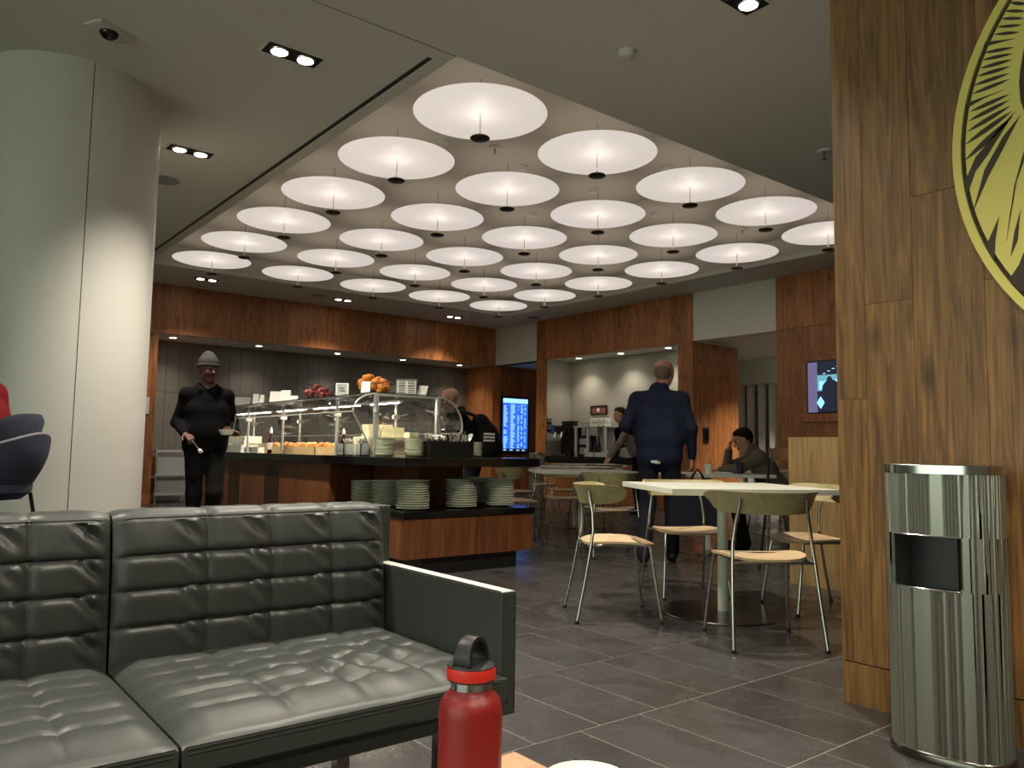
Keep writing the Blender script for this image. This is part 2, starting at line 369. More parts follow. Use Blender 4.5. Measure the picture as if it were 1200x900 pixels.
# right wall: white header, wood drinks niche, white header, wood
struct(MB().box(XB, XB+.2, 12.575, YA+.03, ZS, ZC).build('wall_right_header', 'white_wall'))
wr = struct(MB().box(XB+.03, XB+.1, 8.47, 12.57, ZS, ZC).build('wall_right', 'walnut'))
planks(wr, 0, XB+.03, XB, 8.47, 12.57, ZS+.005, ZC, .13, .28, 'walnut')
planks(wr, 0, XB+.03, XB, 12.25, 12.57, 0, ZS+.005, .15, .34, 'walnut')
planks(wr, 0, XB+.03, XB, 8.47, 8.80, 0, ZS+.005, .15, .34, 'walnut')
planks(wr, 1, 8.50, 8.47, XB+.03, 11.95, 0, ZS, .12, .30, 'walnut')
planks(wr, 1, 12.54, 12.57, XB+.03, 13.0, 0, ZS, .2, .4, 'walnut')
planks(wr, 0, XB+.03, XB, 8.80, 12.25, 0, .74, .3, .5, 'walnut')
wn2 = struct(MB().box(11.36, 11.46, 8.5, 12.55, 0, ZS).build('wall_drinks_niche', 'beige_wall'))
struct(MB().box(XB+.03, 11.36, 12.25, 12.54, 0, ZS).build('wall_drinks_niche_left', 'beige_wall'))
struct(MB().box(XB+.03, 11.36, 8.5, 8.80, 0, ZS).build('wall_drinks_niche_right', 'beige_wall'))
struct(MB().box(XB+.02, 11.40, 8.5, 12.5, ZS+.005, ZS+.05).build('ceiling_drinks_niche', 'ceiling_paint'))
struct(MB().box(11.46, 11.95, 8.5, 8.6, 0, ZS).build('wall_return', 'walnut'))
struct(MB().box(XB, XB+.2, 6.875, 8.465, ZS+.01, ZC).build('wall_right_header_near', 'white_wall'))
struct(MB().box(XB+.2, 17, 5.0, 12.1, ZS+.065, ZS+.12).build('ceiling_corridor', 'ceiling_paint'))
struct(MB().box(13.1, 16.1, 12.0, 12.1, 0, ZS+.065).build('wall_corridor_far', 'white_wall'))
struct(MB().box(XB+.2, 16.1, 4.9, 5.0, 0, ZS+.065).build('wall_corridor_near', 'white_wall'))
wr2 = struct(MB().box(XB+.03, XB+.2, 2.0, 6.86, 0, ZC).build('wall_right_near', 'walnut'))
planks(wr2, 0, XB+.03, XB, 2.0, 6.87, ZS+.02, ZC, .2, .34, 'walnut')
planks(wr2, 0, XB+.03, XB, 2.0, 6.87, 0, ZS+.018, .2, .34, 'walnut')
# corridor seen through the opening: white fins
wc = struct(MB().box(16.0, 16.1, 5.0, 12, 0, 3.2).build('wall_corridor', 'white_wall'))
struct(MB().box(14.0, 16.0, 5.0, 12.0, 2.42, ZS+.064).build('trim_1', 'white_wall'))
for k, px in enumerate((862, 872, 885, 897.5, 907, 918)):
    q = at((px, 480), 0, 14.3)
    f = MB().obox((0, 0, 1.2), (.24, .19, 0), (-.045, .055, 0), (0, 0, 1.21)).build('trim_%d' % (k+2), 'white_wall'); f.location = (14.5, q[1], .012); struct(f)
q = at((899, 480), 0, 15.6); o = MB().box(15.6, 15.7, -.2, .2, 0, 2.0).build('door_1', 'walnut'); o.location = (0, q[1], 0.0); struct(o)

# near wood wall on the right
NX, NYE = 3.05, 1.685
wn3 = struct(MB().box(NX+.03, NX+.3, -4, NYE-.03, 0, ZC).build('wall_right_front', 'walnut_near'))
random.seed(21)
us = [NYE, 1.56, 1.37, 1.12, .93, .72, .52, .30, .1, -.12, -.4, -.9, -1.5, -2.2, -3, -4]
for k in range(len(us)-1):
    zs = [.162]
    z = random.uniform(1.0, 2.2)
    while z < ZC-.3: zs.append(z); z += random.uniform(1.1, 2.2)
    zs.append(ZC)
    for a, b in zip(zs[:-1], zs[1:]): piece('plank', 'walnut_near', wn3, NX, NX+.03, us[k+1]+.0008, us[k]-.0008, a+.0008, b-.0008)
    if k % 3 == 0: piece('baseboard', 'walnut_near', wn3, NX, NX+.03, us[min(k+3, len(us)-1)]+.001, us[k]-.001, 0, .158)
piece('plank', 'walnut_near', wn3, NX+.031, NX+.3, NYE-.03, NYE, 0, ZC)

# round column clad in curved panels
colc = struct(MB().lathe([(.60, 0), (.60, ZC)], (1.0, 6.74, 0), 64).build('column', 'groove', smooth=True))
seam = math.atan2(6.134-6.74, 1.007-1.0)+math.radians(1.5)
for k in range(4):
    a0, a1 = seam+k*PI/2+.005, seam+(k+1)*PI/2-.005
    def fn(u, v, a0=a0, a1=a1):
        a = a0+(a1-a0)*u; r = .62 if v > 0 else .605
        return (1.0+r*math.cos(a), 6.74+r*math.sin(a), 0 if v < .5 else ZC)
    def ring(u, r, z): a = a0+(a1-a0)*u; return (1.0+r*math.cos(a), 6.74+r*math.sin(a), z)
    n = 33; mb = MB(); sec = [(.602, 0), (.62, 0), (.62, ZC), (.602, ZC)]
    vs = [ring(i/(n-1), r, z) for i in range(n) for r, z in sec]
    fs = [(i*4+j, i*4+(j+1) % 4, (i+1)*4+(j+1) % 4, (i+1)*4+j) for i in range(n-1) for j in range(4)]+[(0, 1, 2, 3), tuple((n-1)*4+j for j in (3, 2, 1, 0))]
    mb.add(vs, fs).build('panel', 'column_paint', colc, smooth=True)

# ------------------------------------------------------------------ pendants
SP, PX0, PY0, PZ = 1.342, 3.67, 5.07, 3.72
def make_pendant():
    t = thing('pendant_light', 'x', 'pendant lamp', group='disc pendants in the ceiling recess')
    mb = MB().lathe([(.012, .010), (.30, .010), (.545, .004), (.55, 0)], n=64, mi=1, cap=False)
    mb.lathe([(.55, 0), (.545, -.003), (.30, -.001), (.012, -.004)], n=64, cap=False).build('disc', ['disc', 'disc_back'], t, smooth=True)
    MB().lathe([(.008, -.19), (.008, -.17), (.004, -.02), (.004, .0)], n=12).build('stem', 'nickel', t, smooth=True)
    cp = MB().lathe([(.02, -.222), (.072, -.216), (.082, -.208), (.078, -.2), (.03, -.19), (.01, -.185)], n=32).build('cap', 'brass_dark', t, smooth=True)
    MB().tube([(0, 0, .01), (0, 0, ZR-PZ)], .003, 6).build('cord', 'dark_steel', t)
    lamp('lamp', 'SPOT', (0, 0, -.165), DISC_SPOT, (1, .93, .84), t, .02, 152, up=True, blend=.3)
    return t
pend = make_pendant()
rown = ['nearest row', 'second row', 'third row', 'fourth row', 'fifth row', 'farthest row']
coln = ['leftmost', 'second from the left', 'middle', 'second from the right', 'rightmost']
for j in range(6):
    for i in range(5):
        o = pend if (i, j) == (0, 0) else copy_tree(pend)
        o.location = (PX0+SP*i, PY0+SP*j, PZ)
        o['label'] = 'round glowing disc pendant, %s in the %s under the ceiling recess' % (coln[i], rown[j])

# ------------------------------------------------------------------ recessed lights and ceiling fittings
def downpair(x, y, z, label, along='x', watts=DOWN_W, group='twin recessed downlights'):
    t = thing('twin_downlight', label, 'downlight', (x, y, z), 0 if along == 'x' else PI/2, group)
    fr = MB()
    for a in ((-.21, .21, .085, .1), (-.21, .21, -.1, -.085), (-.21, -.195, -.085, .085), (.195, .21, -.085, .085)): fr.box(*a, -.006, .0)
    fr.build('frame', 'plastic_white', t); MB().box(-.195, .195, -.085, .085, -.004, -.0005).build('housing', 'groove', t)
    for s in (-1, 1):
        b = MB().lathe([(.066, -.016), (.07, -.008), (.07, -.004)], (s*.095, 0, 0), 20).build('bulb', 'chrome', t, smooth=True)
        MB().lathe([(.052, -.018), (.056, -.0165)], (s*.095, 0, 0), 20).build('lens', 'lens', b)
    lamp('lamp', 'SPOT', (0, 0, -.06), watts, (1, .9, .76), t, .07, 110, blend=.7)
    return t
for (px, lab) in (((343, 64), 'lit twin downlight nearest the dark ceiling slot'), ((223, 177), 'lit twin downlight just right of the white column')):
    q = at(px, 2, ZC); downpair(q[0], q[1], ZC, lab)
for (px, lab) in (((242, 327), 'small twin downlight above the wood header, left of three'), ((402, 351), 'small twin downlight above the wood header, middle of three'), ((532, 371), 'small twin downlight above the wood header, right of three')):
    q = at(px, 2, ZC); downpair(q[0], q[1], ZC, lab, watts=DOWN_W*.35)
q = at((866, -3), 2, ZC); downpair(q[0], q[1], ZC, 'twin downlight cut by the top edge right of the pendants')
for x, y in ((2.07, 2.76), (-.3, 2.76), (1.0, .4), (-.3, -1.5), (-2.6, 2.76), (-2.6, .4), (2.0, -1.5)):
    downpair(x, y, ZC, 'twin downlight in the near ceiling over the lounge seats', group='twin downlights over the lounge', watts=DOWN_W*.6)
q = at((907, 402), 2, ZS+.01); downpair(11.9, 7.2, ZS+.065, 'twin downlight in the corridor ceiling beyond the opening', watts=90)
downpair(13.4, 7.6, ZS+.065, 'twin downlight deep in the white corridor', watts=110)
def single(x, y, z, label, group, watts):
    t = thing('downlight', label, 'downlight', (x, y, z), 0, group)
    MB().lathe([(.05, -.001), (.075, -.001), (.078, -.006), (.062, -.012), (.055, -.004)], n=24, cap=False).build('trim_ring', 'plastic_white', t, smooth=True)
    MB().lathe([(.056, -.008), (.056, -.003)], n=24).build('lens', 'lens', t)
    lamp('lamp', 'SPOT', (0, 0, -.03), watts, (1, .9, .76), t, .05, 115, blend=.8)
for k, px in enumerate(((201, 396), (300, 406), (390, 415), (468, 422), (537, 428))):
    q = at(px, 2, ZS); single(q[0], 14.45, ZS, 'round downlight over the buffet, %s from the left' % ['first', 'second', 'third', 'fourth', 'fifth'][k], 'niche downlights over the buffet', NOOK_W*.6)
for k, px in enumerate(((681, 420), (729, 414), (782, 407))):
    q = at(px, 2, ZS+.005); single(11.0, q[1], ZS+.005, 'round downlight over the drinks counter, %s of three' % ['left', 'middle', 'right'][k], 'drinks niche downlights', NOOK_W*.55)
# dome camera, speaker, detectors
q = at((128, 35), 2, ZC)
t = thing('dome_camera', 'small black dome security camera on a white plate above the column', 'camera', (q[0], q[1], ZC), .5)
MB().box(-.13, .13, -.085, .085, -.022, 0).build('plate', 'plastic_white', t, bevel=.02)
MB().ball((0, 0, -.02), .06, 20, sq=(1, 1, .8)).build('dome', 'dome_dark', t, smooth=True)
q = at((193, 211), 2, ZC); tag(MB().lathe([(.14, -.008), (.145, -.004), (.145, 0)], (q[0], q[1], ZC), 32).build('ceiling_speaker', 'mesh_grey'), 'round flat speaker grille in the ceiling beside the column', 'speaker')
def detector(px, z, label, pend_=False):
    q = at(px, 2, z); t = thing('sprinkler' if pend_ else 'smoke_detector', label, 'sprinkler' if pend_ else 'detector', (q[0], q[1], z))
    MB().lathe([(.055, -.02), (.06, -.012), (.06, 0)], n=20).build('base', 'plastic_white', t, smooth=True)
    if pend_: MB().lathe([(.02, -.085), (.028, -.08), (.012, -.075), (.012, -.02)], n=12).build('head', 'chrome', t, smooth=True)
    else: MB().lathe([(.03, -.045), (.045, -.04), (.05, -.02)], n=20).build('head', 'plastic_white', t, smooth=True)
detector((735, 60), ZC, 'white ceiling detector on the plain ceiling near the top edge', False)
detector((966, 176), ZC, 'white sprinkler on the plain ceiling beside the wood wall', True)
for px, lab, sp in (((580, 172), 'white sprinkler just behind the nearest pendant', True), ((520, 165), 'white detector between the two nearest left pendants', False), ((612, 195), 'white detector between the front pendant and its right neighbour', False), ((695, 222), 'white detector above the purple-tinted pendant cap', False), ((780, 194), 'white detector left of the third front pendant', False), ((767, 250), 'white detector beside the second row pendants', False), ((624, 250), 'white detector in the middle of the recess', False), ((870, 268), 'white sprinkler at the right side of the recess', True)):
    detector(px, ZR, lab, sp)
q = at((640, 357), 2, ZC); 
tag(MB().lathe([(.07, -.045), (.085, -.03), (.085, 0)], (q[0], q[1], ZC), 20).build('smoke_detector', 'plastic_white', smooth=True), 'white smoke detector above the drinks niche wood', 'detector')
for px, lab in (((373, 346), 'faint round speaker grille above the wood header'), ((625, 372), 'faint round speaker grille by the right wall corner')):
    q = at(px, 2, ZC); tag(MB().lathe([(.13, -.006), (.135, 0)], (q[0], q[1], ZC), 28).build('ceiling_speaker', 'mesh_grey'), lab, 'speaker')

# wall fittings
q = at((170, 475), 1, YA); tag(MB().box(q[0]-.06, q[0]+.06, YA-.02, YA-.003, q[2]-.14, q[2]+.14).build('switch_plate', 'plastic_white', bevel=.004), 'pale switch plate on the wood jamb by the column', 'switch')
def fittings():
    q = at((827, 510), 1, 8.47); t = thing('card_reader', 'black card reader on the dark wood return wall', 'card reader', (q[0], 8.468, q[2]))
    MB().box(-.07, .07, -.02, 0, -.13, .13).build('case', 'black', t, bevel=.006); MB().box(-.045, .045, -.022, -.0205, -.09, .09).build('face', 'black_gloss', t)
    # flight board
    a = at((588, 468), 1, YA); b = at((616, 528), 1, YA); xc = (a[0]+b[0])/2; zc = (a[2]+b[2])/2; hw, hh = .36, .60
    t = thing('flight_display', 'tall blue flight information screen in a black bezel on the wood wall', 'screen', (xc, YA-.002, zc))
    MB().box(-hw-.04, hw+.04, -.05, 0, -hh-.045, hh+.05).build('bezel', 'black', t, bevel=.006)
    MB().box(-hw, hw, -.053, -.0505, -hh, hh).build('screen', 'screen_blue', t)
    m1 = MB(); m2 = MB(); m1.box(-hw, hw, -.0545, -.0535, hh-.10, hh)
    for r in range(30):
        z = hh-.14-r*.0345
        for (x0, x1, p) in ((-.34, -.22, .9), (-.14, .0, 1), (.06, .12, .75), (.16, .22, .7), (.26, .31, .6)):
            if random.random() < p: m1.box(x0, x0+(x1-x0)*random.uniform(.5, 1), -.0545, -.0535, z-.009, z+.009)
    m2.box(-hw, hw, -.0545, -.0535, -hh, -hh+.07)
    tag(m1.build('text_rows', 'screen_white', t), kind='stuff'); f = m2.build('footer', 'screen_dark', t)
    m3 = MB()
    for x in (-.30, -.12, .08, .24): m3.box(x-.04, x+.04, -.056, -.055, -hh+.025, -hh+.045)
    m3.build('footer_text', 'screen_white', t)
    # wall monitor on the right
    a = at((947, 424), 0, XB); b = at((947, 485), 0, XB); yl = float(a[1]); z1, z0 = float(a[2]), float(b[2]); wd = 1.25
    t = thing('wall_monitor', 'flat monitor showing a dark picture, set in a raised wood frame', 'monitor', (XB-.002, yl, 0))
    fw = .12
    for (y0, y1, c, d) in ((fw, -wd-fw, z1, z1+fw), (fw, -wd-fw, z0-fw, z0), (fw, 0, z0, z1), (-wd, -wd-fw, z0, z1)): piece('frame_board', 'walnut', t, -.035, 0, y1, y0, c, d)
    MB().box(-.045, -.005, -wd, 0, z0, z1).build('body', 'black', t, bevel=.004)
    H = z1-z0
    def q2(name, m, y0, y1, u0, u1, lay=1): MB().box(-.046-.0008*lay, -.046-.0008*lay+.0005, -y1, -y0, z0+H*u0, z0+H*u1).build(name, m, scr)
    scr = MB().box(-.0462, -.0455, -wd+.02, -.02, z0+.02, z1-.02).build('screen', 'screen_dark', t)
    q2('image_patch', 'screen_purple', .02, .17, .02, .97); q2('image_patch', 'screen_teal', .17, .9, .42, .72); q2('image_patch', 'screen_sky', .2, .34, .45, .60, 2); q2('image_patch', 'screen_sky', .45, .53, .4, .62, 2)
    mb = MB()
    for k in range(6): mb.box(-.0485, -.048, -.26-.07*k-.04, -.26-.07*k, z0+H*(.74+.04*k), z0+H*(.755+.04*k))
    tag(mb.build('image_lights', 'screen_white', scr), kind='stuff')
    mb = MB(); mb.ball((-.049, -.36, z0+H*.62), .045, 14, sq=(.03, 1, 1.2)); mb.ball((-.049, -.38, z0+H*.46), .14, 18, sq=(.01, 1, .9)); mb.build('image_figure', 'screen_dark', scr)
    mb = MB(); yc, zc2 = -.22, z0+H*.2; mb.add([(-.0495, yc, zc2+.09), (-.0495, yc-.06, zc2), (-.0495, yc, zc2-.09), (-.0495, yc+.06, zc2)], [(0, 1, 2, 3)]); mb.build('image_patch', 'screen_sky', scr)
fittings()

# brass medallion on the near wood wall
def medallion():
    yc, zc, R_ = 0.281, 2.067, 0.925
    t = thing('wall_medallion', 'large round gold emblem with dark engraved rays on the near wood wall', 'emblem', (NX-.001, yc, zc))
    def plate(r0, r1, d, name, m, par=t):
        n = 96; vs = []; fs = []
        for (r, x) in ((r0, 0), (r0, -d), (r1, -d), (r1, 0)):
            for i in range(n): a = 2*PI*i/n; vs.append((x, r*math.cos(a), r*math.sin(a)))
        for k in range(4):
            for i in range(n): j = (i+1) % n; k2 = (k+1) % 4; fs.append((k*n+i, k*n+j, k2*n+j, k2*n+i))
        return MB().add(vs, fs).build(name, m, par, smooth=True)
    plate(.896, R_, .018, 'outer_ring', 'gold'); 
    n = 96; MB().add([(x, .880*math.cos(2*PI*i/n), .880*math.sin(2*PI*i/n)) for x in (0, -.016) for i in range(n)], [tuple(range(n)), tuple(range(2*n-1, n-1, -1))]+[(i, (i+1) % n, n+(i+1) % n, n+i) for i in range(n)]).build('field', 'gold', t)
    plate(.879, .897, .004, 'ring_gap', 'inlay_brown')
    # slits given in picture pixels along the visible left edge, mirrored on the hidden right half
    def W(px, py): q = at((px, py), 0, NX-.018); return (q[1]-yc, q[2]-zc)
    Z1 = lambda x, y: W(1105+x*95/450, y*190/900); Z2 = lambda x, y: W(1105+x*95/450, 180+y*190/900)
    sl = []
    for (x0, y0, x1, y1, th) in ((370, 15, 470, 22, 10), (340, 60, 460, 62, 9), (320, 103, 450, 101, 9), (298, 150, 440, 138, 9), (282, 191, 425, 178, 9), (222, 294, 395, 262, 10), (213, 333, 388, 297, 10), (203, 380, 384, 330, 11), (188, 424, 374, 368, 11), (162, 476, 370, 406, 11), (157, 523, 372, 438, 11), (147, 622, 370, 522, 12), (140, 672, 370, 554, 13), (132, 732, 375, 586, 14), (122, 803, 383, 616, 15), (117, 895, 385, 648, 17)):
        a, b = np.array(Z1(x0, y0)), np.array(Z1(x1, y1)); d = b-a; nn = np.array([-d[1], d[0]]); nn /= np.linalg.norm(nn); h = th*.5*.00205*.5*1.25
        pts = [a]+[a+d*s+nn*h*math.sin(PI*s)**.8*(1) for s in (.2, .4, .6, .8)]+[b]+[a+d*s-nn*h*math.sin(PI*s)**.8 for s in (.8, .6, .4, .2)]
        sl.append(pts)
    for P_ in ([(240, 232), (410, 212), (330, 232), (226, 260)], [(135, 570), (348, 494), (230, 545), (122, 605)]): sl.append([np.array(Z1(*p)) for p in P_])
    for P_ in ([(240, -50), (180, 20), (120, 160), (135, 230), (180, 100), (250, 5), (400, -235), (330, -160)], [(430, -215), (330, -90), (230, 90), (165, 328), (250, 130), (330, -20)], [(450, -20), (395, 180), (352, 485), (372, 330), (410, 150), (450, 40)], [(312, 347), (237, 517), (285, 597), (292, 470)], [(430, 310), (395, 440), (375, 574), (415, 480)]): sl.append([np.array(Z2(*p)) for p in P_])
    for P_ in ([(452, 250), (430, 380), (422, 460), (430, 560), (452, 620), (470, 700), (560, 700), (560, 250)],): sl.append([np.array(Z1(*p)) for p in P_])
    sl.append([np.array(Z2(*p)) for p in [(450, 545), (420, 620), (365, 700), (425, 762), (520, 765), (520, 545)]])
    def inlay(pts):
        n = len(pts); MB().add([(x, p[0], p[1]) for x in (-.0155, -.0172) for p in pts], [tuple(range(n)), tuple(range(2*n-1, n-1, -1))]+[(i, (i+1) % n, n+(i+1) % n, n+i) for i in range(n)]).build('inlay', 'inlay_brown', t)
    for pts in sl: inlay(pts); inlay([np.array([-p[0], p[1]]) for p in pts][::-1])
medallion()
# ------------------------------------------------------------------ sofa
def smooth01(t): t = max(0.0, min(1.0, t)); return t*t*(3-2*t)
def seamf(x, seams, w): return min(1.0, min(abs(x-s) for s in seams)/w)
def make_sofa():
    t = thing('sofa', 'long grey-green leather sofa with stitched square quilting', 'sofa', (0, 0, 0))
    XR = 1.245; W_ = .775; edges = [XR, XR-W_, XR-2*W_, XR-3*W_]
    colf = [0, .30, .53, .77, 1]
    for ci in range(3):
        x1, x0 = edges[ci]-.003, edges[ci+1]+.003; L_ = x1-x0; cs = [x0+L_*c for c in colf]
        # seat cushion: quilted top, front face, rounded crown
        y0, y1 = 1.555, 2.23; ys = [y0, 1.70, 1.80, 1.895, 1.985, 2.07, 2.15, y1]
        rows = [(y0+.012, .352), (y0+.002, .362), (y0, .39), (y0+.001, .412)]
        def top(x, y, ci=ci, x0=x0, x1=x1, cs=cs):
            u = (x-x0)/(x1-x0); e = min(1, min(u, 1-u)/.09); e = 1-(1-e)**2; fy = smooth01((y-y0)/.10)
            z = .412+.030*e*(.25+.75*fy)
            sx = seamf(x, cs[1:-1], .045); sy = seamf(y, ys[1:-1], .03); off = math.sin(x*37)*.004
            sy = seamf(y+off, ys[1:-1], .034)
            z -= (1-sx)**3*.008*fy+(1-sy)**4*.008*smooth01(min(u, 1-u)/.08)
            nz = noise.noise(Vector((x*8+ci*7, y*14, 1.3)))*.0022+noise.noise(Vector((x*26+5, y*12, ci)))*.0010
            z += nz*e
            if ci == 0:
                d2 = ((x-.98)/.16)**2+((y-1.83)/.16)**2; z += .007*math.exp(-d2)*math.sin(x*62+y*18)
            z += .02*smooth01((y-2.12)/.12)*0
            return z
        nx, ny = 110, 74; mb = MB(); vs = []; fs = []
        xs = [x0+L_*i/(nx-1) for i in range(nx)]; yy = [y0+.001+(y1-y0)*j/(ny-1) for j in range(ny)]
        for (yr, zr) in rows: vs += [(x, yr, zr-(0.006 if (i in (0, nx-1)) else 0)) for i, x in enumerate(xs)]
        for y in yy[1:]: vs += [(x, y, top(x, y)) for x in xs]
        nr = len(vs)//nx
        for j in range(nr-1):
            for i in range(nx-1): fs.append((j*nx+i, j*nx+i+1, (j+1)*nx+i+1, (j+1)*nx+i))
        base = len(vs)
        for sidx in (0, nx-1):
            for j in range(nr): vs.append((vs[j*nx+sidx][0], vs[j*nx+sidx][1], .352))
        for s, sidx in enumerate((0, nx-1)):
            for j in range(nr-1): a = j*nx+sidx; b = (j+1)*nx+sidx; c = base+s*nr+j+1; d = base+s*nr+j; fs.append((a, b, c, d))
        cu = mb.add(vs, fs).build('seat_cushion', 'leather', t, smooth=True)
        for zz, yo in ((.407, -.0008), (.398, -.001)): MB().tube([(x0+.01, y0+yo+.001, zz), (x1-.01, y0+yo+.001, zz)], .0014, 6).build('seam', 'stitch', cu)
        # back cushion
        zs = [.43, .515, .605, .69, .775]
        def back(u, v, ci=ci, x0=x0, x1=x1, cs=cs, L_=L_):
            x = x0+L_*u; s = v
            # profile: front face from bottom to top, then over the top to the rear
            if s < .80: q = s/.80; z = .40+.378*q; y = 2.165+.03*q+.035*max(0, q-.7)**1.5*2
            elif s < .92: q = (s-.80)/.12; a = q*PI/2; z = .778+.026*math.sin(a); y = 2.209+.03*(1-math.cos(a)) ; 
            else: q = (s-.92)/.08; z = .804-.004*q; y = 2.239+.075*q
            e = min(1, min(u, 1-u)/.07); e = 1-(1-e)**2
            front = 1.0 if s < .80 else max(0, 1-(s-.80)/.12)
            bul = .030*e*(.4+.6*math.sin(min(1, s/.8)*PI*.9+.15))
            sx = seamf(x, cs[1:-1], .034); sz = seamf(z, zs[1:-1], .032)
            gr = (1-sx)**2*.013+(1-sz)**4*.013*(1 if s < .8 else 0)
            k = 0
            for iz in range(len(zs)-1):
                if zs[iz] <= z < zs[iz+1]:
                    f = (z-zs[iz])/(zs[iz+1]-zs[iz])
                    for c in cs[1:]+[x1]:
                        dx = c-x
                        if 0 < dx < .10: k += .008*math.sin((dx-.09*f)*95)*math.exp(-((dx-.045)/.03)**2)*f
            wr = noise.noise(Vector((x*11+ci*3, z*9+x*7, 4.2)))*.0035+noise.noise(Vector((x*36, z*14+x*26, 2)))*.0014
            y -= (bul-gr*e+(wr+k)*e)*front
            z -= (1-front)*((1-sx)**2*.006)+(1-e)*.012*(1 if s > .8 else s/.8)-noise.noise(Vector((x*22, 3, ci)))*.003*(1-front)
            return (x, y, z)
        bc = MB().grid(back, 130, 110).build('back_cushion', 'leather', t, smooth=True)
        MB().tube([back(u, .815) for u in np.linspace(.03, .97, 50)], .002, 6).build('seam', 'stitch', bc)
        for s, xx in ((0, x0), (1, x1)):
            pl = [back(s, v) for v in np.linspace(0, 1, 40)]+[(xx, 2.30, .40)]
            MB().add([(xx, p[1], p[2]) for p in pl], [tuple(range(len(pl)))]).build('cushion_side', 'leather', bc)
    XL = edges[3]
    MB().box(XL-.05, XR+.05, 2.235, 2.335, .311, .79).build('back_frame', 'leather', t, bevel=.012)
    MB().box(XL, XR, 1.578, 2.24, .311, .35).build('base_rail', 'leather_dark', t, bevel=.006)
    for x0, x1 in ((XR+.001, 1.292), (XL-.047, XL-.001)):
        a = MB().box(x0, x1, 1.588, 2.33, .311, .613).build('arm', 'leather', t, bevel=.005)
        MB().box(x0+.004, x1-.004, 1.592, 2.326, .6125, .6145).build('arm_top_highlight', 'arm_highlight', a)  # pale strip paints the bright highlight along the top of the arm
        for xx in (x0+.004, x1-.004): MB().tube([(xx, 1.5875, .33), (xx, 1.5875, .606), (xx, 1.60, .6135), (xx, 2.14, .6135)], .0016, 6).build('seam', 'stitch', a)
    for x in (XR-.12, XL+.12, (XR+XL)/2):
        for y in (1.66, 2.20): MB().box(x-.02, x+.02, y-.02, y+.02, 0, .312).build('leg', 'chrome', t)
    return t
make_sofa()

# ------------------------------------------------------------------ side table, bottle, bowl
t = thing('side_table', 'pale wood low table at the bottom edge under the red bottle', 'table', (.53, .72, 0))
MB().box(-.30, .30, -.30, .30, .455, .488).build('table_top', 'table_wood', t, bevel=.004)
for sx in (-1, 1):
    for sy in (-1, 1): MB().box(sx*.26-.018, sx*.26+.018, sy*.26-.018, sy*.26+.018, 0, .456).build('leg', 'black', t)
t = thing('water_bottle', 'red insulated water bottle with black loop cap on the low table', 'bottle', (.545, .75, .488), .4)
R_ = .0362
MB().lathe([(.030, .0), (.034, .004), (R_-.0005, .012), (R_, .03), (R_, .184), (R_-.0006, .191), (.0335, .199), (.0295, .2045), (.0245, .2085), (.0232, .213)], n=48).build('body', 'bottle_red', t, smooth=True)
MB().lathe([(.0235, .2125), (.0235, .221)], n=40).build('neck', 'chrome', t, smooth=True)
cp = MB().lathe([(.024, .2205), (.0272, .2215), (.0275, .224), (.0275, .236), (.0270, .2375), (.022, .2395), (.012, .2415)], n=40).build('cap', 'black', t, smooth=True)
MB().lathe([(.0279, .2235), (.0282, .2245), (.0282, .2355), (.0279, .2365)], n=40, cap=False).build('cap_band', 'cap_red', cp, smooth=True)
pts = [(.021*math.cos(a)*.92, 0, .244+.0225*math.sin(a)) for a in np.linspace(-.45, PI+.45, 24)]
def strap(mb, P_, hw, th):
    vs = []; fs = []
    for k, p in enumerate(P_):
        a = np.array(P_[max(0, k-1)]); b = np.array(P_[min(len(P_)-1, k+1)]); tg = (b-a)/np.linalg.norm(b-a); n_ = np.array([-tg[2], 0, tg[0]])
        wk = hw*(1.25-.45*math.sin(PI*k/(len(P_)-1)))
        for s, r in ((-1, -1), (1, -1), (1, 1), (-1, 1)): vs.append(np.array(p)+np.array([0, s*wk, 0])+n_*r*th)
    for k in range(len(P_)-1):
        for i in range(4): fs.append((k*4+i, k*4+(i+1) % 4, (k+1)*4+(i+1) % 4, (k+1)*4+i))
    fs += [(0, 1, 2, 3), tuple((len(P_)-1)*4+i for i in (3, 2, 1, 0))]; return mb.add(vs, fs)
strap(MB(), pts, .0105, .0028).build('loop', 'black', cp, smooth=True, bevel=.0012)
t = thing('bowl', 'white bowl rim peeking over the bottom edge on the low table', 'bowl', (*(at((683, 891), 2, .522)[:2]-np.array([.62, .78])*.06), .488))
t.scale = (.7, .7, .74)
MB().lathe([(.03, 0), (.045, .002), (.07, .018), (.083, .042), (.085, .046), (.082, .046), (.067, .020), (.04, .008), (.001, .007)], n=48).build('shell', 'porcelain', t, smooth=True)

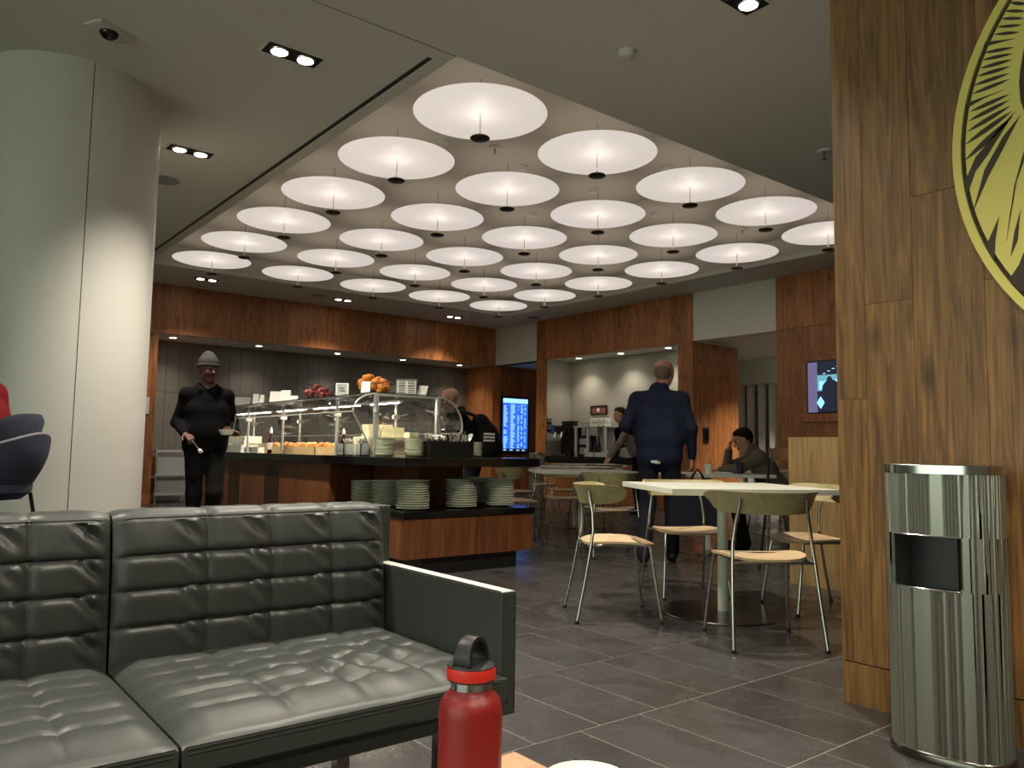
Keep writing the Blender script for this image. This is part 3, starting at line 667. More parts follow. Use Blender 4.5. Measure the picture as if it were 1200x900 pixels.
# ------------------------------------------------------------------ steel waste bins
def waste_bin(name, label, x, y, rz, group=None):
    t = thing(name, label, 'waste bin', (x, y, 0), rz, group)
    a, b = .130, .176; HT = .915; n = 120
    # local: opening faces -X; leave a hole in the wall for the mouth
    def pt(ang, k=1.0): 
        c, s = math.cos(ang), math.sin(ang); e = .8
        return (a*k*math.copysign(abs(c)**e, c), b*k*math.copysign(abs(s)**e, s))
    z_lo, z_hi = .545, .715; zs = [.03, z_lo, z_hi, HT]
    m0, m1 = PI-.72, PI+.36       # mouth span of angles
    angs = [2*PI*i/n for i in range(n)]
    mb = MB()
    for k in range(3):
        for i in range(n):
            a0, a1 = angs[i], angs[i]+2*PI/n; mid = (a0+a1)/2
            if k == 1 and m0 < mid < m1: continue
            p, q = pt(a0), pt(a1); mb.add([(*p, zs[k]), (*q, zs[k]), (*q, zs[k+1]), (*p, zs[k+1])], [(0, 1, 2, 3)])
    me = mb.mesh('shell', 'steel'); bm = bmesh.new(); bm.from_mesh(me); bmesh.ops.remove_doubles(bm, verts=bm.verts, dist=1e-5); bm.to_mesh(me); bm.free()
    me.polygons.foreach_set('use_smooth', [True]*len(me.polygons)); body = obj('body', me, t)
    # inner pocket
    mb = MB(); mid_n = 30
    aa = np.linspace(m0-.04, m1+.04, mid_n)
    for z0, z1 in ((z_lo-.004, z_hi+.004),):
        for i in range(mid_n-1):
            p, q = pt(aa[i], .72), pt(aa[i+1], .72); mb.add([(*p, z0), (*q, z0), (*q, z1), (*p, z1)], [(0, 1, 2, 3)])
            for zz in (z0, z1):
                p2, q2 = pt(aa[i], .99), pt(aa[i+1], .99); mb.add([(*p, zz), (*q, zz), (*q2, zz), (*p2, zz)], [(0, 1, 2, 3)])
        for e in (aa[0], aa[-1]):
            p, p2 = pt(e, .72), pt(e, .99); mb.add([(*p, z0), (*p2, z0), (*p2, z1), (*p, z1)], [(0, 1, 2, 3)])
    mb.build('pocket', 'black', t)
    rim = [(*pt(x_, 1.004), z_lo) for x_ in np.linspace(m0, m1, 30)]+[(*pt(m1+.02, 1.004), z) for z in np.linspace(z_lo+.012, z_hi-.012, 8)]+[(*pt(x_, 1.004), z_hi) for x_ in np.linspace(m1, m0, 30)]+[(*pt(m0-.02, 1.004), z) for z in np.linspace(z_hi-.012, z_lo+.012, 8)]
    MB().tube(rim, .003, 6, closed=True).build('mouth_rim', 'chrome', t, smooth=True)
    def loft(prof, nm, m):
        mb = MB(); vs = []; fs = []
        for k, z in prof: vs += [(*pt(an, k), z) for an in angs]
        for j in range(len(prof)-1):
            for i in range(n): i2 = (i+1) % n; fs.append((j*n+i, j*n+i2, (j+1)*n+i2, (j+1)*n+i))
        fs += [tuple(range(n-1, -1, -1)), tuple((len(prof)-1)*n+i for i in range(n))]
        mb.add(vs, fs).build(nm, m, t, smooth=True)
    loft([(1.0, HT), (1.035, HT), (1.035, HT+.028), (1.0, HT+.031)], 'top_cap', 'chrome')
    loft([(1.03, 0), (1.04, .01), (1.03, .026), (1.0, .031)], 'foot_ring', 'dark_steel')
    for s in (-1, 1):
        p = pt(s*.95, 1.002); MB().tube([(*p, .03), (*p, HT)], .0018, 6).build('seam', 'chrome', t)
    return t
waste_bin('waste_bin', 'tall brushed steel waste bin standing against the near wood wall', 2.80, 1.175, .12)
waste_bin('waste_bin', 'distant steel waste bin seen past the right end of the buffet', 8.75, 10.25, -.6)

# ------------------------------------------------------------------ tables and chairs
UX = np.array([math.cos(-PI/6), math.sin(-PI/6)]); VX = np.array([-UX[1], UX[0]]); ROT = -PI/6
def make_chair(ply='chair_ply', seat='seat_ply'):
    t = thing('dining_chair', 'x', 'chair', group='chairs around the white tables')
    # curved back band, local front = +Y
    n = 36; th0 = math.radians(85); vs = []; fs = []
    def bp(u, v, r):
        a = -PI/2+(u*2-1)*th0; taper = 1-abs(u*2-1)**9*.6; zc = .722+.012*abs(u*2-1)**2; h = .056*max(.12, taper)
        lean = (v-.5)*.045; rr = r+lean
        return (rr*math.cos(a)*1.0, rr*math.sin(a)*.92+.03, zc+(v-.5)*2*h)
    mb = MB(); ring = [(0, .272), (0.0, .284), (1, .284), (1, .272)]
    for i in range(n): vs += [bp(i/(n-1), v, r) for v, r in ring]
    for i in range(n-1):
        for j in range(4): fs.append((i*4+j, i*4+(j+1) % 4, (i+1)*4+(j+1) % 4, (i+1)*4+j))
    fs += [(0, 1, 2, 3), tuple((n-1)*4+j for j in (3, 2, 1, 0))]
    mb.add(vs, fs).build('backrest', ply, t, smooth=True)
    # seat: rounded plywood shell
    m = 40; vs = []; fs = []
    def sp(ang):
        c, s = math.cos(ang), math.sin(ang); e = .62
        x = .225*math.copysign(abs(c)**e, c); y = .205*math.copysign(abs(s)**e, s)
        return x*(1+.10*y/.2), y+.01
    rings = (0, .35, .7, .93, 1.0)
    for top in (1, 0):
        for k in rings:
            for i in range(m):
                x, y = sp(2*PI*i/m); x *= k; y = (y-.01)*k+.01
                z = .452-.016*(1-(k*abs(math.cos(2*PI*i/m)))**2*1.0)+.010*(y/.2 if y > 0 else 0)*-.6+.006*k*k; vs.append((x, y, z-(0 if top else .013)))
    R1 = len(rings)
    for s in range(2):
        b0 = s*R1*m
        for k in range(R1-1):
            for i in range(m): j = (i+1) % m; f = (b0+k*m+i, b0+k*m+j, b0+(k+1)*m+j, b0+(k+1)*m+i); fs.append(f if s == 0 else f[::-1])
    for i in range(m): j = (i+1) % m; fs.append(((R1-1)*m+i, (R1-1)*m+j, 2*R1*m-m+j, 2*R1*m-m+i))
    MB().add(vs, fs).build('seat', seat, t, smooth=True)
    for s in (-1, 1):
        l = MB().tube([(s*.235, -.265, .012), (s*.222, -.215, .25), (s*.212, -.185, .42), (s*.205, -.17, .52), (s*.19, -.172, .62), (s*.175, -.185, .70), (s*.172, -.192, .745)], .0095, 10).build('leg', 'chrome', t, smooth=True)
        MB().lathe([(.013, 0), (.013, .014), (.010, .018)], (s*.235, -.266, 0), 12).build('foot', 'black', l)
        l = MB().tube([(s*.235, .225, .012), (s*.215, .19, .25), (s*.20, .165, .428), (s*.19, .14, .434), (s*.185, -.1, .434), (s*.212, -.185, .424)], .0095, 10).build('leg', 'chrome', t, smooth=True)
        MB().lathe([(.013, 0), (.013, .014), (.010, .018)], (s*.235, .226, 0), 12).build('foot', 'black', l)
    MB().tube([(-.212, -.185, .425), (.212, -.185, .425)], .008, 8).build('crossbar', 'chrome', t, smooth=True)
    MB().tube([(-.195, .14, .432), (.195, .14, .432)], .008, 8).build('crossbar', 'chrome', t, smooth=True)
    return t
chair0 = make_chair(); used = [False]
def chair(x, y, facing, label):
    o = copy_tree(chair0) if used[0] else chair0; used[0] = True
    o.location = (x, y, 0); o.rotation_euler = (0, 0, math.atan2(facing[1], facing[0])-PI/2); o['label'] = label; return o
def make_table(sx=1.0, sy=.95, zt=.775):
    t = thing('cafe_table', 'x', 'table', group='white square cafe tables')
    MB().box(-sx/2, sx/2, -sy/2, sy/2, zt-.032, zt).build('table_top', 'white_laminate', t, bevel=.003)
    MB().lathe([(.033, .012), (.033, zt-.033)], n=24).build('column', 'white_post', t, smooth=True)
    MB().lathe([(.375, 0), (.378, .004), (.372, .010), (.04, .014)], n=64).build('base', 'dark_steel', t, smooth=True)
    MB().lathe([(.12, zt-.042), (.12, zt-.032)], n=24).build('mount_plate', 'dark_steel', t)
    return t
table0 = make_table(); tused = [False]
def table(c, label):
    o = copy_tree(table0) if tused[0] else table0; tused[0] = True
    o.location = (c[0], c[1], 0); o.rotation_euler = (0, 0, ROT); o['label'] = label; return np.array(c)
T1 = table((4.10, 3.03), 'nearest white square table on a round base, beside the wood wall')
chair(3.665, 2.47, (.585, .811), 'plywood chair nearest the camera, its back turned, tucked at the nearest table')
chair(3.49, 3.36, (.83, -.56), 'plywood chair left of the nearest table, turned towards it')
chair(4.42, 3.58, -VX, 'plywood chair on the far side of the nearest table')
chair(4.68, 2.78, -UX, 'plywood chair right of the nearest table, partly behind the wood wall')
T2 = table((5.83, 6.10), 'white square table behind the left chair, next to the buffet end')
chair(5.45, 5.30, VX, 'plywood chair with its back turned at the table beyond the left chair')
chair(5.32, 6.53, UX, 'plywood chair just right of the buffet plate shelf')
chair(6.20, 6.78, -VX, 'plywood chair on the far side of the table next to the buffet')
T4 = table((6.55, 5.02), 'white square table where the seated man writes')
chair(7.18, 4.655, -UX, 'plywood chair the man in the brown sweater sits on')
T3 = table((7.15, 7.60), 'white square table further back in the middle of the room')
chair(6.54, 7.95, UX, 'plywood chair at the left of the middle table further back')
chair(6.84, 7.0, VX, 'plywood chair with its back turned at the middle table further back')
chair(7.5, 8.2, -VX, 'plywood chair on the far side of the middle table further back')
T5 = table((8.9, 9.15), 'farthest white table, where the man in grey leans')
chair(8.3, 9.55, UX, 'plywood chair at the left of the farthest table')
chair(8.62, 8.55, VX, 'plywood chair with its back turned at the farthest table')
T6 = table((8.75, 5.55), 'white table by the right wall beyond the seated man')
chair(9.3, 5.2, -UX, 'plywood chair at the right wall table beyond the seated man')
chair(8.45, 4.9, VX, 'plywood chair with its back turned at the right wall table')

# things on the tables
def sheet(name, label, cat, c, rz, sx, sy, z, m, h=.003):
    o = MB().box(-sx/2, sx/2, -sy/2, sy/2, 0, h).build(name, m); o.location = (*c, z); o.rotation_euler = (0, 0, rz); tag(o, label, cat)
def box_of(name, label, cat, c, rz, sx, sy, z, h, m, top=None):
    t = thing(name, label, cat, (*c, z), rz); MB().box(-sx/2, sx/2, -sy/2, sy/2, 0, h).build('body', m, t, bevel=.003)
    if top: MB().box(-sx/2+.01, sx/2-.01, -sy/2+.01, sy/2-.01, h, h+.004).build('top', top, t)
sheet('notebook', 'open notebook in front of the seated man', 'notebook', T4+np.array([.28, -.05]), .4, .30, .22, .7755, 'paper', .012)
sheet('paper_sheet', 'white sheet on the seated man\'s table near its left edge', 'paper', T4+np.array([-.15, .12]), .2, .30, .21, .7755, 'paper')
sheet('paper_sheet', 'white folded sheet under the leaning man\'s hand', 'paper', T5+np.array([.25, -.22]), .9, .30, .12, .7755, 'paper', .01)
def cup(c, z, label, m='porcelain', h=.09, r=.04, group=None, name='paper_cup'):
    t = thing(name, label, 'cup', (*c, z), 0, group)
    MB().lathe([(r*.72, 0), (r, h), (r*.94, h), (r*.68, .004), (.001, .004)], n=20).build('wall', m, t, smooth=True)
    MB().lathe([(r, h-.003), (r*1.05, h), (r, h+.003)], n=20, cap=False).build('rim', m, t, smooth=True); return t
cup(T4+np.array([-.22, -.18]), .775, 'white paper cup on the seated man\'s table beside the standing man')
cup(T4+np.array([.12, -.30]), .775, 'dark blue cup by the seated man\'s elbow', 'navy_fabric', .11, .038)

# bar stool, oak divider
def bar_stool():
    t = thing('bar_stool', 'tall dark wood stool with black legs behind the oak divider', 'stool', (5.99, 3.66, 0), -1.9)
    n = 24; vs = []; fs = []
    for i in range(n):
        a = -PI/2+(i/(n-1)*2-1)*1.0
        for v, r in ((0, .24), (0, .252), (1, .262), (1, .25)): vs.append((r*math.cos(a), r*math.sin(a)*.8, .92+.105*v))
    for i in range(n-1):
        for j in range(4): fs.append((i*4+j, i*4+(j+1) % 4, (i+1)*4+(j+1) % 4, (i+1)*4+j))
    fs += [(0, 1, 2, 3), tuple((n-1)*4+j for j in (3, 2, 1, 0))]
    MB().add(vs, fs).build('backrest', 'dark_ply', t, smooth=True)
    MB().lathe([(.19, .655), (.205, .662), (.205, .672), (.19, .678)], n=36, sy=.95).build('seat', 'dark_ply', t, smooth=True)
    for s in (-1, 1):
        MB().tube([(s*.22, -.24, 0), (s*.17, -.18, .655), (s*.15, -.19, .98)], .012, 8).build('leg', 'black', t, smooth=True)
        MB().tube([(s*.22, .22, 0), (s*.15, .13, .655)], .012, 8).build('leg', 'black', t, smooth=True)
    MB().tube([(-.2, .19, .25), (.2, .19, .25)], .009, 8).build('footrest', 'black', t)
bar_stool()
t = thing('divider', 'pale oak low divider panel behind the nearest table', 'divider', (5.47, 3.43, 0))
for k, (a, b) in enumerate(((0, -.13), (-.13, -.75), (-.75, -1.6))): piece('board', 'oak_panel', t, 0, .045, b+.001, a-.001, 0, 1.105)
MB().box(.046, .09, -1.6, -.01, 0, 1.10).build('core', 'oak_panel', t)

# ------------------------------------------------------------------ navy bucket stool on the left
BSX, BSY = .47, 5.25
def bucket_stool():
    t = thing('bucket_stool', 'navy fabric bucket stool at the left edge behind the sofa', 'bar stool', (BSX, BSY, 0), math.radians(51.5))
    nu, nv = 48, 14
    def shell(th, hi, sc):
        def fn(u, v):
            a = -PI/2+(u*2-1)*PI; k = abs(u*2-1); top = hi[0]+(hi[1]-hi[0])*smooth01(k/.45)+(hi[2]-hi[1])*smooth01((k-.45)/.5)
            z = .66+(top-.66)*v; r = (.17+.11*math.sin(min(1, (z-.66)/.30)*PI/2)+.02*v)*sc-th; return (r*math.cos(a), r*math.sin(a), z)
        return fn
    def bucket(nm, th, hi, m, sc=1.0, bottom=True):
        fo, fi = shell(0, hi, sc), shell(th, hi, sc); mb = MB(); vs = [fo(i/nu, j/(nv-1)) for j in range(nv) for i in range(nu)]+[fi(i/nu, j/(nv-1)) for j in range(nv) for i in range(nu)]; o = nu*nv; fs = []
        for j in range(nv-1):
            for i in range(nu): i2 = (i+1) % nu; fs.append((j*nu+i, j*nu+i2, (j+1)*nu+i2, (j+1)*nu+i)); fs.append((o+j*nu+i, o+(j+1)*nu+i, o+(j+1)*nu+i2, o+j*nu+i2))
        for i in range(nu): i2 = (i+1) % nu; a, b = (nv-1)*nu+i, (nv-1)*nu+i2; fs.append((a, b, o+b, o+a)); fs.append((i2, i, o+i, o+i2))
        return mb.add(vs, fs).build(nm, m, t, smooth=True), fo
    sh, fo = bucket('shell', .035, (1.02, .93, .80), 'navy_fabric')
    MB().tube([np.array(fo(i/48, 1))*np.array([.97, .97, 1])+np.array([0, 0, .004]) for i in range(48)], .009, 8, closed=True).build('piping', 'navy_piping', sh, smooth=True)
    n = 30; vs = []; fs = []
    for i in range(n):
        a = -PI/2+(i/(n-1)*2-1)*1.15; k = abs(i/(n-1)*2-1); zt = 1.135-.10*k**3
        for r, z in ((.20, .76), (.235, .95), (.262, zt-.03), (.250, zt), (.215, zt-.005), (.195, .95), (.17, .77)): vs.append((r*math.cos(a), r*math.sin(a), z))
    for i in range(n-1):
        for j in range(7): fs.append((i*7+j, i*7+(j+1) % 7, (i+1)*7+(j+1) % 7, (i+1)*7+j))
    fs += [tuple(range(7)), tuple((n-1)*7+j for j in range(6, -1, -1))]
    MB().add(vs, fs).build('back_cushion', 'navy_fabric', t, smooth=True)
    MB().lathe([(.10, .655), (.17, .66), (.22, .70), (.225, .74), (.19, .765), (.05, .77)], n=36).build('seat', 'navy_fabric', t, smooth=True)
    for sx in (-1, 1):
        for sy in (-1, 1): MB().tube([(sx*.25, sy*.25, 0), (sx*.155, sy*.155, .69)], .011, 8).build('leg', 'black', t, smooth=True)
    MB().tube([(.212*math.cos(a)*1.41, .212*math.sin(a)*1.41, .27) for a in np.linspace(PI/4, 2*PI+PI/4, 5)[:-1]], .009, 8, closed=True).build('footrest', 'black', t)
bucket_stool()
# ------------------------------------------------------------------ buffet island
ZT = .905
def pxy(px, py, x): q = at((px, py), 0, x); return float(q[1]), float(q[2])
def buffet():
    t = thing('buffet_counter', 'long dark wood buffet counter with black stone top and plate shelf', 'counter', (0, 0, 0))
    MB().box(3.32, 4.26, 5.25, 10.5, 0, .131).build('plinth', 'black', t)
    MB().box(3.20, 4.14, 6.6, 10.53, .131, .834).build('body', 'buffet_wood', t)
    random.seed(5)
    planks(t, 0, 3.20, 3.17, 6.6, 10.53, .131, .834, .5, .8, 'buffet_wood', name='panel', gap=.003)
    planks(t, 1, 6.6, 6.58, 3.17, 4.14, .495, .834, .3, .5, 'buffet_wood', name='panel', gap=.003)
    MB().box(3.62, 4.06, 5.80, 6.58, .492, .834).build('riser', 'buffet_wood', t)
    planks(t, 1, 5.80, 5.78, 3.61, 4.07, .492, .834, .2, .25, 'buffet_wood', name='panel', gap=.003)
    MB().box(3.16, 4.39, 5.24, 6.6, .131, .439).build('shelf_box', 'buffet_wood', t)
    planks(t, 1, 5.24, 5.215, 3.135, 4.415, .131, .44, .32, .45, 'buffet_wood', name='panel', gap=.003)
    planks(t, 0, 3.16, 3.135, 5.242, 6.6, .131, .44, .4, .6, 'buffet_wood', name='panel', gap=.003)
    planks(t, 0, 4.39, 4.415, 5.242, 6.6, .131, .44, .4, .6, 'buffet_wood', name='panel', gap=.003)
    MB().box(3.125, 4.43, 5.205, 6.6, .441, .49).build('shelf_top', 'granite', t, bevel=.003)
    MB().box(3.105, 4.46, 5.19, 10.6, .835, ZT).build('counter_top', 'granite', t, bevel=.004)
    for (a, b) in ((248, 263), (268, 281), (310, 327)):
        y0 = pxy(b, 560, 3.17)[0]; y1 = pxy(a, 560, 3.17)[0]; mb = MB()
        for r in range(26):
            z = .78-r*.022
            for c in range(5): yy = y0+(y1-y0)*(c+.1)/5; mb.box(3.166, 3.1685, yy, yy+(y1-y0)*.15, z-.007, z+.007)
        tag(mb.build('vent_slots', 'black', t), kind='stuff')
buffet()

def sneeze():
    t = thing('sneeze_guard', 'chrome and curved glass food guard standing along the buffet top', 'food guard', (0, 0, 0))
    ys = [6.0, 6.74, 8.0, 9.0, 10.5]
    for y in ys[1:]:
        for x in (3.30, 3.93):
            p = MB().lathe([(.030, ZT), (.030, ZT+.008), (.015, ZT+.01), (.015, 1.43)], (x, y, 0), 14).build('post', 'satin', t, smooth=True)
            MB().box(x-.035, x+.035, y-.02, y+.02, 1.26, 1.30).build('clamp', 'satin', p, bevel=.004)
            MB().tube([(x, y, 1.28), (x+(-.13 if x < 3.5 else .13), y, 1.31)], .007, 8).build('arm', 'satin', p)
    for x in (3.30, 3.93):
        p = MB().box(x-.02, x+.02, 5.985, 6.015, ZT, 1.44).build('post', 'satin', t, bevel=.004)
        MB().lathe([(.026, -.02), (.026, .02)], (x, 6.0, 1.30), 14).build('clamp', 'satin', p, smooth=True)
    MB().box(3.28, 3.95, 5.99, 6.01, 1.425, 1.445).build('end_rail', 'satin', t)
    for a, b in zip(ys[:-1], ys[1:]): MB().box(3.27, 3.97, a+.004, b-.004, 1.447, 1.459).build('top_shelf', 'glass_shelf', t)
    arcL = [(3.30-.22*math.sin(q), 1.44-.16*(1-math.cos(q))) for q in np.linspace(0, PI/2, 10)]
    arcR = [(3.93+.27*math.sin(q), 1.44-.26*(1-math.cos(q))) for q in np.linspace(0, PI/2*1.15, 12)]
    for arc in (arcL, arcR):
        for a, b in zip(ys[:-1], ys[1:]):
            mb = MB(); vs = [(x, y, z) for (x, z) in arc for y in (a+.005, b-.005)]
            fs = [(2*i, 2*i+1, 2*i+3, 2*i+2) for i in range(len(arc)-1)]
            g = mb.add(vs, fs).build('curved_pane', 'glass', t, smooth=True); m = g.modifiers.new('thick', 'SOLIDIFY'); m.thickness = .006
        e = arc[-1]; MB().tube([(e[0], ys[0], e[1]), (e[0], ys[-1], e[1])], .006, 8).build('pane_edge', 'satin', t)
        MB().tube([(x, ys[0]-.004, z) for x, z in arc], .008, 8).build('end_hoop', 'satin', t, smooth=True)
    MB().tube([(3.08, 6.0, 1.28), (3.28, 6.0, .93), (3.30, 6.0, ZT)], .008, 8).build('brace', 'satin', t)
    MB().tube([(4.2, 6.0, 1.15), (4.02, 6.0, .93), (3.96, 6.0, ZT)], .008, 8).build('brace', 'satin', t)
    lb = MB().box(3.585, 3.625, 6.1, 10.4, 1.385, 1.405).build('added_fill_bar', 'satin', t)  # bar added under the glass shelf to brighten the food
    for a, b in zip(ys[:-1], ys[1:]): MB().box(3.59, 3.62, a+.15, b-.1, 1.381, 1.3845).build('added_fill_strip', 'fill_glow', lb)
mat('fill_glow', (255, 245, 225), .4, emit=(255, 240, 214), estr=26.0)  # glow of the added bar over the food
sneeze()

# plates: each plate its own object
ORD = ['first', 'second', 'third', 'fourth', 'fifth', 'sixth', 'seventh', 'eighth', 'ninth', 'tenth', 'eleventh', 'twelfth']
plate_me = MB().lathe([(.07, 0), (.085, .002), (.125, .013), (.133, .017), (.133, .020), (.124, .017), (.085, .006), (.001, .005)], n=40).mesh('plate', 'plate', smooth=True)
side_me = MB().lathe([(.05, 0), (.06, .002), (.082, .014), (.084, .018), (.08, .018), (.058, .006), (.001, .005)], n=32).mesh('side_plate', 'plate', smooth=True)
def stack(me, name, x, y, z, n, dz, label, group):
    for k in range(n):
        o = obj(name, me); o.location = (x+random.uniform(-.003, .003), y+random.uniform(-.003, .003), z+.001+k*dz); o.rotation_euler = (0, 0, random.uniform(0, 6))
        tag(o, label % ORD[k], 'plate', group)
ZP = .490
for x, y, n, w_ in ((3.345, 5.44, 12, 'front left stack on the plate shelf'), (3.36, 5.86, 11, 'second left stack on the plate shelf'), (3.38, 6.28, 10, 'rearmost left stack on the plate shelf'), (3.82, 5.45, 12, 'middle stack on the plate shelf'), (4.27, 5.82, 12, 'rear right stack on the plate shelf'), (4.23, 5.46, 12, 'front right stack on the plate shelf')):
    stack(plate_me, 'dinner_plate', x, y, ZP, n, .0195, 'white dinner plate, %s from the bottom, '+w_, 'dinner plates, '+w_)
for x, y, n, w_ in ((3.27, 5.78, 9, 'leftmost stack on the counter top'), (3.36, 6.28, 9, 'stack behind the leftmost on the counter top'), (3.455, 5.62, 9, 'stack left of the black cutlery box'), (4.09, 5.66, 8, 'stack right of the black cutlery box')):
    stack(side_me, 'side_plate', x, y, ZT, n, .0168, 'white side plate, %s from the bottom, '+w_, 'side plates, '+w_)

# cutlery box
t = thing('cutlery_box', 'black box of cutlery at the near end of the buffet top', 'cutlery box', (3.77, 5.62, ZT))
MB().box(-.225, .215, -.11, .11, 0, .008).build('bottom', 'black', t)
for a in ((-.225, .215, -.11, -.102, .008, .135), (-.225, .215, .102, .11, .008, .135), (-.225, -.217, -.102, .102, .008, .135), (.207, .215, -.102, .102, .008, .135), (-.03, -.022, -.102, .102, .008, .135), (.055, .063, -.102, .102, .008, .135)):
    MB().box(*a).build('side', 'black', t)
def cutlery(kind):
    mb = MB()
    mb.tube([(0, 0, 0), (0, .003, .06), (0, 0, .13)], [.003, .0025, .003], 6)
    if kind == 'spoon': mb.ball((0, 0, .155), .027, 10, sq=(.75, .22, 1.0))
    elif kind == 'fork':
        mb.add([(-.004, 0, .128), (.004, 0, .128), (.012, 0, .15), (-.012, 0, .15), (-.004, .002, .128), (.004, .002, .128), (.012, .002, .15), (-.012, .002, .15)], [(0, 1, 2, 3), (4, 7, 6, 5), (0, 4, 5, 1), (1, 5, 6, 2), (2, 6, 7, 3), (3, 7, 4, 0)])
        for x in (-.010, -.0035, .0035, .010): mb.box(x-.0015, x+.0015, 0, .002, .148, .19)
    else: mb.add([(-.008, 0, .125), (.008, 0, .125), (.010, 0, .17), (.004, 0, .21), (-.006, 0, .2), (-.008, .002, .125), (.008, .002, .125), (.010, .002, .17), (.004, .002, .21), (-.006, .002, .2)], [(0, 1, 2, 3, 4), (9, 8, 7, 6, 5), (0, 5, 6, 1), (1, 6, 7, 2), (2, 7, 8, 3), (3, 8, 9, 4), (4, 9, 5, 0)])
    return mb.mesh(kind, 'chrome_bright', smooth=True)
mat('chrome_bright', (220, 218, 210), .22, metal=.9)
cm = {k: cutlery(k) for k in ('spoon', 'fork', 'knife')}
random.seed(11)
for (x0, x1, n, kinds, where) in ((3.565, 3.73, 26, ('spoon', 'fork'), 'left half of the black box'), (3.845, 3.965, 24, ('knife', 'fork'), 'right half of the black box')):
    for i in range(n):
        k = random.choice(kinds); o = obj(k, cm[k]); o.location = (random.uniform(x0, x1), 5.62+random.uniform(-.075, .075), ZT+.01)
        o.rotation_euler = (random.uniform(-.22, .22), random.uniform(-.38, .38)*(1 if where[0] == 'l' else .8)+(.15 if where[0] == 'r' else 0), random.uniform(0, 6)); s_ = random.uniform(.95, 1.1); o.scale = (1, 1, s_)
        tag(o, 'steel %s standing in the %s' % (k, where), k, 'cutlery in the '+where)

# cream napkin blocks and boxes behind the near guard end
def block(name, label, cat, x, y, z, sx, sy, sz, m, rz=0, group=None, layers=0):
    t = thing(name, label, cat, (x, y, z), rz, group)
    if layers:
        for k in range(layers): MB().box(-sx/2+random.uniform(-.002, .002), sx/2, -sy/2, sy/2+random.uniform(-.002, .002), sz*k/layers+.0004, sz*(k+1)/layers-.0004).build('sheet', m, t)
    else: MB().box(-sx/2, sx/2, -sy/2, sy/2, 0, sz).build('body', m, t, bevel=.003)
    return t
mat('red_print', (206, 176, 156), .6)
t = block('napkin_box', 'low cream carton with red print under the napkins', 'carton', 3.55, 6.32, ZT, .44, .28, .17, 'cream'); MB().box(-.20, .2, -.1425, -.1405, .02, .15).build('print', 'red_print', t)
for k, (dx, z) in enumerate(((-.13, 0), (.0, 0), (.12, 0))):
    block('napkin_stack', ['square cream napkin stack at the left on the carton', 'square cream napkin stack in the middle on the carton', 'square cream napkin stack at the right on the carton'][k], 'napkins', 3.56+dx, 6.32, ZT+.171, .115, .12, .11-.02*(k == 2), 'cream', random.uniform(-.05, .05), 'napkin stacks', layers=5)
block('napkin_stack', 'lower cream napkin stack right of the carton', 'napkins', 3.845, 6.32, ZT, .10, .12, .22, 'cream', 0, 'napkin stacks', layers=8)

# hot food and dishes under the guard
def tray(label, px0, px1, pyb, x, depth, h, m, fill=None, nm='food_tray', cat='tray'):
    y1 = pxy(px0, pyb, x)[0]; y0 = pxy(px1, pyb, x)[0]; t = thing(nm, label, cat, (x, (y0+y1)/2, ZT)); L_ = (y1-y0)/2; d = depth/2
    MB().box(-d, d, -L_, L_, 0, .008).build('bottom', m, t)
    for a in ((-d, d, -L_, -L_+.008), (-d, d, L_-.008, L_), (-d, -d+.008, -L_, L_), (d-.008, d, -L_, L_)): MB().box(*a, .008, h).build('side', m, t)
    if fill: MB().box(-d+.008, d-.008, -L_+.008, L_-.008, .008, h*.8).build('contents', fill, t)
    return t, L_, d
tray('white dish at the far left end of the buffet', 240, 262, 530, 3.48, .22, .10, 'porcelain', 'cream')
tray('tall cream tray at the back left of the buffet', 258, 296, 530, 3.74, .24, .20, 'porcelain', 'cream')
tray('white dish with tongs in front of the cream tray', 272, 292, 531, 3.48, .22, .09, 'porcelain', 'cream')
tray('low white dish right of the middle post', 297, 312, 531, 3.47, .22, .06, 'porcelain', 'cream')
tray('pale green dish behind the sauce bottle', 300, 322, 530, 3.75, .25, .11, 'cream', 'cream')
bt, L_, d = tray('wooden tray of pastries in the middle of the buffet', 326, 386, 532, 3.50, .32, .075, 'board', 'board')
pm = []
for k in range(3):
    b = MB(); b.grid(lambda u, v: (0, 0, 0), 2, 2); b = MB(); n_ = 14
    P_ = [(.055*math.cos(a), .038*math.sin(a), .012*math.sin(a*3+k)) for a in np.linspace(-.4, PI+.4, n_)]
    b.tube(P_, [.008+.016*math.sin(PI*i/(n_-1)) for i in range(n_)], 8); pm.append(b.mesh('pastry', 'bread', smooth=True))
for r in range(2):
    for i in range(11):
        o = obj('pastry', pm[(i+r) % 3]); o.location = (3.50+(-.08 if r == 0 else .07)+random.uniform(-.01, .01), bt.location[1]-L_+.08+i*(2*L_-.16)/10, ZT+.088); o.rotation_euler = (random.uniform(-.2, .2), random.uniform(-.2, .2), random.uniform(0, 6))
        tag(o, 'golden pastry, %s from the right in the %s row of the wooden tray' % (ORD[i], 'front' if r == 0 else 'back'), 'pastry', 'pastries in the wooden tray, %s row' % ('front' if r == 0 else 'back'))
def sauce_bottle(px, py, x, label, h=.2):
    y = pxy(px, py, x)[0]; t = thing('sauce_bottle', label, 'bottle', (x, y, ZT))
    MB().lathe([(.03, 0), (.033, .005), (.033, h*.5), (.02, h*.62), (.014, h*.7), (.014, h*.82)], n=20).build('body', 'sauce', t, smooth=True)
    MB().lathe([(.017, h*.8), (.017, h*.92), (.008, h), (.004, h*1.05)], n=16).build('cap', 'porcelain', t, smooth=True)
    MB().lathe([(.0335, h*.14), (.0335, h*.42)], n=20, cap=False).build('label', 'paper', t)
sauce_bottle(317, 530, 3.34, 'dark sauce bottle with white top beside the pastry tray', .27)
sauce_bottle(402, 532, 3.52, 'dark bottle with white top behind the grey crocks', .25)
